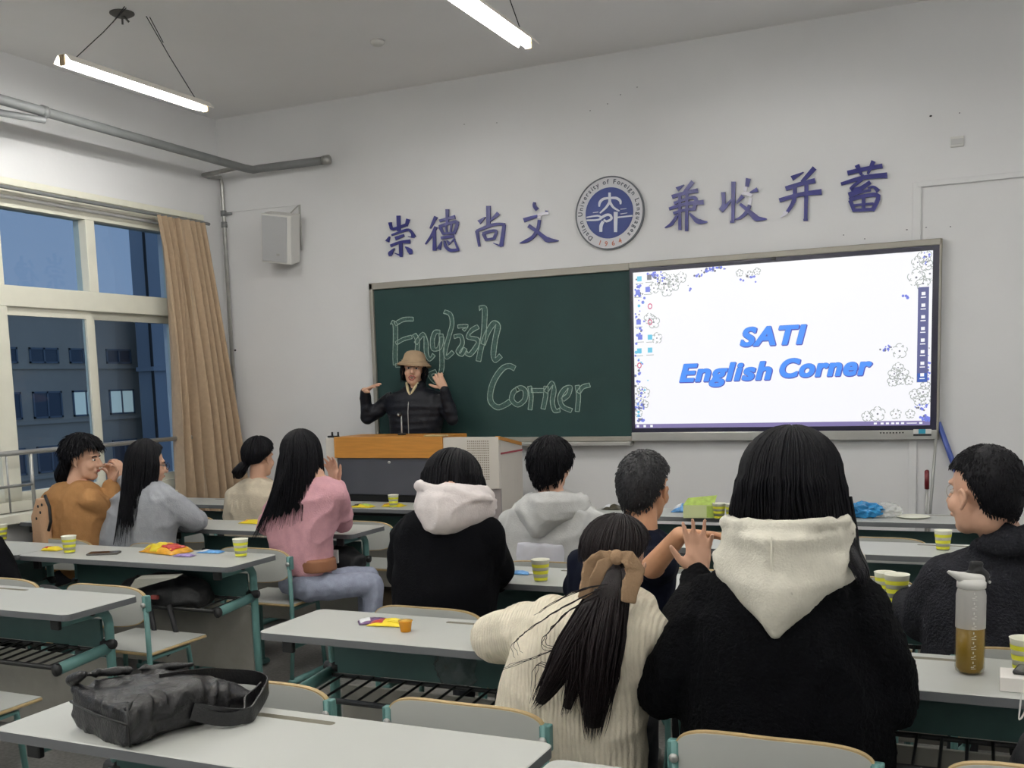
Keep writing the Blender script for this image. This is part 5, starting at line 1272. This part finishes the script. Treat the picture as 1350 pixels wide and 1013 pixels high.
for i in range(len(prof)-1):
    for k in range(N): fs.append((i*N+k, i*N+(k+1)%N, (i+1)*N+(k+1)%N, (i+1)*N+k))
hat = MB().add(vs, fs).build('bucket_hat', M_beige, pr, True, True)
for r, z in ((.1015,.064),(.1155,.050),(.1285,.036)):
    mb = MB(); mb.tube([T(r*math.cos(2*math.pi*k/30)*.985, r*math.sin(2*math.pi*k/30)*1.105-.008, z-.003+.006*math.cos(4*math.pi*k/30)) for k in range(31)], .0013, 5, False); mb.build('stitch_line', mat('hat_stitch', (146,124,100), .8), hat, True, True)
mb = MB(); fr = Vector((rg[-1][0]+.02, rg[-1][1]-.118, rg[-1][2]))
zs = [rg[-1][2]-.03-.05*k for k in range(9)]
mb.tube([(rg[-1][0]-.004+.006*k*0, PYY-.075-.05*min(1, k*.4), z) for k, z in enumerate(zs)], .0035, 6); mb.build('zip', M_alu, pr, True, True)
mb = MB(); mb.ell(q1(483.5,527,PYY-.15), (.020,.012,.020), None, 12, 8); 
sc = Vector((rg[-1][0], PYY-.068, rg[-1][2]-.02)); 
o = MB(); o.tube([sc+Vector((-.045,.02,.05)), sc+Vector((-.02,-.012,-.01)), sc+Vector((0,-.02,-.045)), sc+Vector((.02,-.012,-.01)), sc+Vector((.045,.02,.05))], [.012,.010,.006,.010,.012], 8); o.build('collar', mat('cream_shirt', (206,190,150), .7), pr, True, True)

# ---- seated people ----
def elz(p, z=.80): p = Vector(p); p.z = max(p.z, z); return p
# big fluffy black sweater, white hood (nearest)
y = -4.52
rg = rings_px([(1000,1085,715,y,.07),(965,1115,738,y,.10),(938,1132,765,y,.13),(918,1150,810,y,.15),(905,1172,880,y,.165),(900,1180,960,y,.17),(900,1180,1050,y,.16)])
arms = [dict(sh=aty(942,800,y), el=aty(880,908,y-.02), wr=aty(919,762,-4.06), hd=(.05,.0,1), hn=(-.15,1,.1), side=1, curl=[.12,.3,.15,.6], spread=8, thumb=50, fat=1.28),
        dict(sh=aty(1122,805,y), el=aty(1170,918,y+.02), wr=aty(1120,900,-4.18), hd=(-.6,.6,0), fat=1.32)]
hc = aty(1043, 645, -4.48)
r_, hc, M = person('nearest person, in fluffy black sweater with wide white hood and straight black hair', (hc.x, y, 0), 0, rg, arms, hc, (-2,-4,0), 1.0, M_fleece, folds=.012, fscale=.16, fine=.004, seed=1, srad=(.066,.062,.040), vox=.008)
def fl_(ph):
    a = ph; return Vector((hc.x+.165*math.sin(a)+(.02 if a > 1 else 0), hc.y-.055*math.cos(a)-.02+(.06 if abs(a) > 1.2 else 0), hc.z-.17-(.16 if a > .95 else 0)+(.0)))
def ex_(mb, rnd): tail(mb, rnd, [aty(1105,655,-4.46), aty(1112,695,-4.48), aty(1118,725,-4.52), aty(1134,752,-4.60), aty(1140,775,-4.63)], [.03,.030,.026,.020,.006], 90, .003, .004)
hair(r_, hc, M, (.118,.118,.118), fall=fl_, phl=122, nstr=420, srad=.0030, seed=5, th0=88, material=M_hair, extra=ex_)
C = lambda px, py_: aty(px, py_, -4.60)
rows = [(C(1031,690)+Vector((0,.02,0)), .150, .085), (C(1031,703), .160, .110), (C(1029,722), .163, .10), (C(1029,742), .186, .100), (C(1029,765), .180, .118), (C(1029,795), .128, .118), (C(1029,815), .075, .11), (C(1030,832), .016, .095)]
hood(r_, rows, M_hoodw, seed=2, wrap=.10, rim=([C(955,690)+Vector((0,.13,0)), C(950,692)+Vector((0,.05,0)), C(985,688)+Vector((0,-.045,0)), C(1031,688)+Vector((0,-.062,0)), C(1080,688)+Vector((0,-.045,0)), C(1110,692)+Vector((0,.05,0)), C(1108,690)+Vector((0,.13,0))], [.014]*7))
mb = MB(); mb.tube([C(1028,700)+Vector((0,-.108,0)), C(1027,745)+Vector((0,-.100,0)), C(1028,790)+Vector((0,-.100,0)), C(1030,826)+Vector((0,-.084,0))], .0022, 6); mb.build('hood_seam', M_hoodw, r_, True, True)
mb = MB(); mb.tube([hc+Vector((-.10,.04,.02)), aty(988,612,-4.42), aty(979,611,-4.34)], .0022, 6); mb.tube([aty(979,611,-4.34), aty(984,628,-4.34)], .0018, 6); mb.build('glasses', M_alu, r_, True, True)

# bow-haired person in cream knit
y = -4.50
rg = rings_px([(785,835,775,y+.04,.06),(748,862,790,y+.02,.10),(712,868,812,y,.125),(684,866,850,y,.14),(668,856,900,y,.145),(655,850,960,y,.15),(650,850,1050,y,.15)])
arms = [dict(sh=aty(725,825,y), el=aty(652,842,-4.32), wr=aty(725,838,-4.10), hd=(.7,.5,0), fat=1.22), dict(sh=aty(845,835,y), el=aty(848,862,-4.36), wr=aty(800,820,-4.12), hd=(-.7,.5,0), fat=1.12)]
hc = aty(812, 744, -4.44)
r_, hc, M = person('person in cream ribbed sweater with long dark ponytail tied by a taupe bow', (hc.x, y, 0), 0, rg, arms, hc, (-8,-14,4), .98, M_knit, folds=.010, fscale=.14, seed=11, srad=(.068,.060,.045), vox=.008)
K = aty(806, 752, -4.575)
def ex_(mb, rnd):
    tail(mb, rnd, [K+Vector((0,.03,.0)), aty(803,790,-4.64), aty(793,840,-4.67), aty(785,900,-4.68), aty(782,975,-4.66)], [.022,.050,.062,.060,.020], 240, .0026, .010)
    tail(mb, rnd, [K+Vector((0,.02,0)), aty(782,800,-4.66), aty(752,850,-4.69), aty(728,900,-4.70), aty(706,932,-4.69)], [.018,.040,.044,.034,.012], 130, .0024, .014)
    tail(mb, rnd, [K, aty(770,815,-4.68), aty(762,880,-4.70), aty(745,945,-4.70)], [.012,.030,.030,.010], 60, .0024, .014)
    for pts in ([(795,775),(745,800),(705,825),(676,850),(680,870)], [(790,785),(745,810),(715,845),(722,858),(760,850)], [(790,800),(740,850),(700,870),(655,886)], [(800,770),(750,785),(700,815)], [(780,830),(735,880),(705,880),(698,935)]):
        Q = [aty(px, py_, -4.70) for px, py_ in pts]; S_ = []
        for i in range(len(Q)-1):
            a, b, c, d = Q[max(i-1,0)], Q[i], Q[i+1], Q[min(i+2,len(Q)-1)]
            S_ += [.5*((2*b)+(c-a)*u+(2*a-5*b+4*c-d)*u*u+(3*b-a-3*c+d)*u**3) for u in (0,.17,.33,.5,.67,.83)]
        for j in range(3): mb.tube([p+Vector((rnd.uniform(-.004,.004)+.010*j*k/len(S_), 0, .008*j*k/len(S_))) for k, p in enumerate(S_)], [.0014*(1-.6*k/len(S_)) for k in range(len(S_))], 4, False)
def ln(ph): return default_hairline(ph, 108, 68, 52)
hair(r_, hc, M, (.094,.106,.098), line=ln, nstr=220, srad=.0024, seed=8, material=M_hairb, extra=ex_)
# bow: knot, two loops and two tails
def bowpiece(P, w, nm):
    mb = MB(); Q = [Vector(p) for p in P]; vs = []; n = len(Q)
    for i, p in enumerate(Q):
        tn = (Q[min(i+1,n-1)]-Q[max(i-1,0)]).normalized(); bk = Vector((.35,-.93,0)); wv = tn.cross(bk).normalized(); ww = w[i]
        for a, b in ((-1,-.4),(1,-.4),(1,.4),(-1,.4)): vs.append(p+wv*a*ww/2+bk*b*.014)
    mb.add(vs, [(4*i+k, 4*i+(k+1)%4, 4*i+4+(k+1)%4, 4*i+4+k) for i in range(n-1) for k in range(4)]+[(3,2,1,0),(4*n-4,4*n-3,4*n-2,4*n-1)])
    o = blob(mb, nm, M_bow, bow, .0035, 4, .6, folds=.003, fscale=.04); return o
bow = MB().build('bow', M_bow, r_) if False else None
B_ = lambda px, py_, d=0: aty(px, py_, -4.66-d)
kb = MB(); kb.ell(B_(813,735,.004), (.019,.014,.020), None, 14, 10); bow = kb.build('bow', M_bow, r_, True, True)
bowpiece([B_(812,733), B_(795,733,.01), B_(780,746), B_(776,768), B_(770,790)], [.022,.036,.046,.040,.030], 'loop')
bowpiece([B_(812,733), B_(828,736,.012), B_(838,752), B_(832,770,.01), B_(828,795,.01)], [.022,.040,.046,.044,.038], 'loop')
bowpiece([B_(812,735), B_(795,745,.012), B_(785,765,.01), B_(782,775)], [.020,.034,.030,.020], 'tail')

# right-hand person in charcoal fleece
y = -3.58
rg = rings_px([(1290,1355,712,y,.07),(1262,1385,728,y,.11),(1236,1410,750,y,.135),(1222,1420,790,y,.145),(1215,1425,840,y,.15),(1212,1425,900,y,.15)])
arms = [dict(sh=aty(1250,765,y), el=aty(1216,815,-3.50), wr=aty(1222,775,-3.30) if False else aty(1196,790,-3.28), hd=(-.3,.8,0), fat=1.2), dict(sh=aty(1395,765,y), el=aty(1410,820,-3.5), wr=aty(1350,800,-3.2), hd=(-.3,.8,0), fat=1.2)]
hc = aty(1296, 650, -3.68)
r_, hc, M = person('short haired person in dark charcoal fleece with the face turned left, at the right edge', (hc.x, y, 0), 0, rg, arms, hc, (50,-2,0), 1.08, M_char, folds=.012, fscale=.15, seed=21, skin=M_skin, srad=(.066,.060,.046), fine=.002, bvox=.0046,
    extra_top=lambda g: g.chain([aty(1290,722,-3.64), aty(1330,712,-3.72), aty(1375,715,-3.66), aty(1400,740,-3.6)], [.035,.05,.05,.04]))
hair(r_, hc, M, (.091,.118,.112), line=lambda ph: default_hairline(ph, 128, 68, 66), nstr=0, spikes=2600, slen=.012, srad=.0021, seed=9, lift=.2)
T = lambda x, y_, z: hc + M @ Vector((x, y_-.004, z))*1.08
for k in (-1, 1):
    mb = MB(); mb.ell(T(k*.029,.080,.003), (.012,.007,.007), M, 12, 8); e = mb.build('eye', M_eye, r_, True, True)
    mb = MB(); mb.ell(T(k*.029,.086,.003), (.0058,.003,.006), M, 10, 8); mb.build('iris', M_iris, e, True, True)
gl_ = MB(); gl_.tube([T(.036,.090,.012), T(.074,.055,.012), T(.084,.0,.008)], .0016, 5, False)
for k in (-1, 1): gl_.tube([T(k*.029+.019*math.cos(2*math.pi*j/16), .086, .004+.018*math.sin(2*math.pi*j/16)) for j in range(17)], .0014, 5, False)
gl_.build('glasses', M_alu, r_, True, True)

mb = None
# navy tee, forearm reaching back
y = -3.60
rg = rings_px([(825,868,698,y,.055),(796,880,708,y,.09),(768,888,728,y,.115),(754,890,755,y,.125),(752,888,800,y,.13),(752,885,880,y,.13)])
arms = [dict(sh=aty(872,742,y), el=aty(860,748,-3.80), wr=aty(896,706,-3.97), hd=(.75,-.05,.05), hn=(-.1,.3,1), side=1, curl=.22, spread=10, hs=.95, thumb=55, short=True, fat=1.05), dict(sh=aty(772,745,y), el=aty(762,800,-3.52), wr=aty(800,790,-3.2), hd=(.5,.8,0), short=True, fat=1.05)]
hc = aty(850, 645, -3.57)
r_, hc, M = person('crop haired person in navy tee reaching the bare forearm back between the rows', (hc.x, y, 0), -8, rg, arms, hc, (-14,0,3), 1.02, M_navy, skin=M_skin2, folds=.008, seed=31, srad=(.066,.062,.05), bvox=.0046, topname='tee_shirt')
hair(r_, hc, M, (.089,.108,.104), line=lambda ph: default_hairline(ph, 132, 72, 60), nstr=0, spikes=2200, slen=.011, srad=.0020, seed=10, lift=.4, material=mat('crop_hair', (13,14,20), .5, bump=.3, bscale=120))

# white hood over black sweater, head bowed
y = -3.60
rg = rings_px([(572,615,655,y,.06),(548,632,672,y,.10),(530,647,690,y,.125),(525,653,725,y,.135),(524,652,770,y,.14),(524,650,840,y,.14)])
arms = [dict(sh=aty(640,705,y), el=aty(657,752,-3.52), wr=aty(652,768,-3.25), hd=(-.4,.8,0), fat=1.1), dict(sh=aty(538,708,y), el=aty(530,760,-3.50), wr=aty(565,765,-3.2), hd=(.4,.8,0), fat=1.1)]
hc = aty(597, 643, -3.50)
r_, hc, M = person('person in black sweater with a pale hood and bowed dark bobbed head', (hc.x, y, 0), 0, rg, arms, hc, (-4,-24,0), .97, M_blk, folds=.009, seed=41, srad=(.064,.058,.045))
def fl_(ph): return Vector((hc.x+.128*math.sin(ph), hc.y-.125*math.cos(ph)-.06, hc.z-.15))
hair(r_, hc, M, (.108,.118,.112), fall=fl_, phl=120, nstr=300, srad=.003, seed=6, th0=84)
C = lambda px, py_: aty(px, py_, -3.69)
rows = [(C(585,640), .125, .06), (C(588,652), .148, .10), (C(588,668), .162, .11), (C(588,682), .152, .11), (C(588,693), .125, .10), (C(588,701), .07, .085)]
hood(r_, rows, M_hoodw2, seed=4, wrap=.09, rim=([C(540,645)+Vector((0,.10,0)), C(549,640)+Vector((0,.01,0)), C(570,639)+Vector((0,-.05,0)), C(597,645)+Vector((0,-.055,0)), C(622,654)+Vector((0,-.02,0)), C(638,662)+Vector((0,.06,0))], [.016,.018,.018,.018,.018,.016]), folds=.008)

# light grey hoodie boy
y = -2.56
rg = rings_px([(708,748,648,y,.055),(690,768,658,y,.09),(670,788,674,y,.115),(664,794,700,y,.125),(664,792,735,y,.125),(664,790,800,y,.125)])
arms = [dict(sh=aty(675,688,y), el=aty(668,728,-2.50), wr=aty(700,722,-2.2), hd=(.4,.8,0)), dict(sh=aty(785,690,y), el=aty(792,730,-2.5), wr=aty(760,722,-2.2), hd=(-.4,.8,0))]
hc = aty(727, 616, -2.54)
r_, hc, M = person('dark haired person in a light grey hoodie facing the green board', (hc.x, y, 0), 0, rg, arms, hc, (-4,0,0), .98, M_grey, folds=.010, seed=51, srad=(.064,.058,.045), topname='hoodie')
hair(r_, hc, M, (.106,.118,.112), line=lambda ph: default_hairline(ph, 134, 92, 62), nstr=60, spikes=1100, slen=.030, srad=.0032, seed=12, lift=.15)
C = lambda px, py_: aty(px, py_, -2.66)
rows = [(C(722,650), .115, .055), (C(722,660), .165, .085), (C(719,674), .195, .09), (C(716,688), .150, .09), (C(713,698), .105, .08), (C(712,706), .05, .07)]
hood(r_, rows, M_grey, seed=6, wrap=.10, folds=.009)
mb = MB(); a_, b_ = aty(672,716,-2.70), aty(748,716,-2.70); mb.loft([((a_.x+b_.x)/2, -2.60, .68, (b_.x-a_.x)/2, .125, 0), ((a_.x+b_.x)/2, -2.60, a_.z+.0, (b_.x-a_.x)/2*.98, .12, 0)])
blob(mb, 'shirt_hem', mat('white_shirt', (206,206,214), .8), r_, .009, 4, .6, folds=.006)

# pink sweater
y = -2.52
rg = rings_px([(398,432,628,y,.05),(382,446,638,y,.085),(362,452,655,y,.105),(352,446,680,y,.115),(356,436,710,y,.115),(374,432,746,y,.12)])
rg[0:0] = [(rg[0][0]+.005, y, rg[0][2]-.04, .13, .11, 0)]
arms = [dict(sh=aty(443,652,y), el=aty(453,690,-2.36), wr=aty(444,640,-2.22), hd=(-.3,.1,1), hn=(0,1,0), side=-1), dict(sh=aty(366,665,y), el=aty(352,695,-2.40), wr=aty(390,690,-2.15), hd=(.6,.6,0))]
hc = aty(401, 603, -2.50)
r_, hc, M = person('person in pink sweater and pale jeans with very long black hair', (hc.x, y, 0), -52, rg, arms, hc, (-10,0,-4), .96, M_pink, pants=M_jean, folds=.010, seed=61, srad=(.062,.058,.045), knee=.34)
def fl_(ph): return Vector((hc.x-.10+.20*math.sin(ph), hc.y-.14*math.cos(ph)-.04, hc.z-.36+.06*math.sin(ph*1.0)+(.05 if ph > .9 else 0)))
hair(r_, hc, M, (.106,.112,.112), fall=fl_, phl=112, nstr=420, srad=.0032, seed=13, th0=92, drop=.8)
a_ = aty(405,744,-2.62); mb = MB(); mb.loft([(a_.x, -2.53, a_.z-.05, .098,.105,0),(a_.x, -2.53, a_.z+.02, .092,.10,0)]); blob(mb, 'belt', mat('brown_belt', (146, 98, 68), .6), r_, .009, 4, .6)

# cream sweater front row
y = -1.60
rg = rings_px([(326,354,630,y,.05),(314,362,637,y,.085),(303,368,650,y,.11),(300,370,675,y,.12),(300,370,710,y,.12)])
arms = [dict(sh=aty(308,655,y), el=aty(304,680,-1.5), wr=aty(330,675,-1.25), hd=(.4,.8,0)), dict(sh=aty(365,655,y), el=aty(368,680,-1.5), wr=aty(345,675,-1.25), hd=(-.4,.8,0))]
hc = aty(343, 605, -1.58)
def ex_(mb, rnd): tail(mb, rnd, [hc+Vector((-.06,-.09,-.03)), hc+Vector((-.08,-.12,-.07)), hc+Vector((-.10,-.11,-.12))], [.04,.05,.02], 60, .004, .01)
r_, hc, M = person('person in cream sweater with a low black bun, front row', (hc.x, y, 0), 0, rg, arms, hc, (-12,-4,0), .96, M_cream, folds=.009, seed=71, srad=(.060,.055,.045))
hair(r_, hc, M, (.098,.115,.108), line=lambda ph: default_hairline(ph, 116, 90, 55), nstr=160, srad=.004, seed=14, extra=ex_)

# grey hoodie, long hair, by the window
y = -2.54
rg = rings_px([(178,210,635,y,.05),(168,222,644,y,.085),(155,232,656,y,.11),(146,232,680,y,.12),(138,228,708,y,.125),(134,226,760,y,.125)])
arms = [dict(sh=aty(222,660,y), el=aty(258,686,-2.42), wr=aty(236,690,-2.15), hd=(-.5,.8,0), fat=1.12), dict(sh=aty(163,665,y), el=aty(151,668,-2.42), wr=aty(160,634,-2.38), hd=(-.2,.1,1), hn=(1,0,0), side=1, curl=.9, fat=1.12)]
hc = aty(196, 614, -2.50)
r_, hc, M = person('person in light grey hoodie with long straight black hair leaning beside the tan sweater', (hc.x, y, 0), -15, rg, arms, hc, (-28,-6,0), .97, M_lgrey, folds=.010, seed=81, srad=(.064,.060,.048), topname='hoodie')
def fl_(ph): return Vector((hc.x-.045+.085*math.sin(ph), hc.y-.12*math.cos(ph)-.11, hc.z-.40+(.12 if ph > .8 else 0)))
hair(r_, hc, M, (.108,.116,.114), fall=fl_, phl=105, nstr=340, srad=.0034, seed=15, th0=90, drop=.6)
face(r_, hc, M, .97)
gl_ = MB(); T = lambda x, y_, z: hc + M @ Vector((x, y_, z))*.97
gl_.tube([T(.055,.095,.005), T(.086,.05,.008), T(.090,.0,.008)], .0022, 5, False)
for k in (-1, 1): gl_.tube([T(k*.031+.026*math.cos(2*math.pi*j/16), .104, .0+.020*math.sin(2*math.pi*j/16)) for j in range(17)], .002, 5, False)
gl_.build('glasses', M_black, r_, True, True)

# tan sweater, shaggy hair, hands at the mouth
y = -2.60
rg = rings_px([(86,116,634,y,.05),(74,124,641,y,.085),(62,132,655,y,.12),(54,136,678,y,.125),(52,134,704,y,.125),(52,134,760,y,.125)])
arms = [dict(sh=aty(120,660,y-.05), el=aty(146,676,-2.52), wr=aty(147,640,-2.48), hd=(.02,.2,1), hn=(0,1,0), side=-1, curl=1.0, hs=.86, fat=1.1), dict(sh=aty(122,655,y+.09), el=aty(150,668,-2.40), wr=aty(151,640,-2.40), hd=(-.05,-.2,1), hn=(1,0,0), side=1, curl=1.0, hs=.92, fat=1.0)]
hc = aty(110, 606, -2.58)
r_, hc, M = person('shaggy haired person in tan sweater holding both hands at the mouth by the window', (hc.x, y, 0), -30, rg, arms, hc, (-72,-4,0), 1.0, M_tan, folds=.010, seed=91, srad=(.062,.056,.045), bvox=.005)
def ex_(mb, rnd):
    for dx in (-.10,-.07,-.12): tail(mb, rnd, [hc+Vector((dx*.8,-.04,.0)), hc+Vector((dx*1.15,-.05,-.08)), hc+Vector((dx*1.25,-.05,-.15))], [.03,.035,.008], 50, .004, .01)
hair(r_, hc, M, (.108,.122,.118), line=lambda ph: default_hairline(ph, 118, 88, 62), nstr=50, spikes=700, slen=.05, srad=.0042, seed=16, lift=.2, extra=ex_)
face(r_, hc, M, 1.0)
q = aty(55, 680, -2.74); bg_ = empty('canvas_backpack', (q.x, -2.76, .62), 0, 'beige printed canvas bag with black edge hanging behind the tan sweater', 'bag')
mb = MB(); mb.loft([(q.x+.01, -2.745, .66, .045,.03,0),(q.x+.0, -2.745, .72, .062,.035,0),(q.x-.002, -2.745, q.z, .060,.035,0),(q.x+.015, -2.745, q.z+.10, .032,.025,0)]); blob(mb, 'bag_body', mat('canvas_beige', (186,150,118), .8, bump=.3, bscale=120), bg_, .006, 4, .6, folds=.004)
mb = MB(); mb.tube([aty(59,653,-2.79), aty(65,668,-2.79), aty(67,688,-2.79), aty(64,700,-2.79)], .009, 8); mb.build('black_edge', M_black, bg_, True, True)
mb = MB()
for px, py_ in ((50,668),(53,676),(48,684),(55,666)): p = aty(px, py_, -2.785); mb.ell(p, (.007,.004,.009), None, 8, 6)
mb.build('dark_print', M_black, bg_, True, True)

# black sleeve person cut by the left edge
y = -3.58
rg = rings_px([(-55,-20,698,y,.06),(-75,-5,712,y,.10),(-92,8,735,y,.13),(-95,16,770,y,.14),(-95,16,850,y,.14)])
arms = [dict(sh=aty(-8,735,y), el=aty(16,782,-3.58), wr=aty(-10,775,-3.25), hd=(-.4,.8,0), fat=1.15), dict(sh=aty(-85,735,y), el=aty(-105,780,-3.5), wr=aty(-70,770,-3.2), hd=(.4,.8,0))]
hc = aty(-42, 655, -3.56)
r_, hc, M = person('person in black, only the sleeve and shoulder showing at the left edge', (hc.x, y, 0), 0, rg, arms, hc, (0,0,0), .98, M_blk, folds=.009, seed=95, srad=(.066,.060,.048))
hair(r_, hc, M, (.100,.112,.108), nstr=80, spikes=400, slen=.03, seed=17)
for o in [o for o in bpy.data.objects if o.type == 'MESH' and o.name.startswith('tmp')]: bpy.data.objects.remove(o)
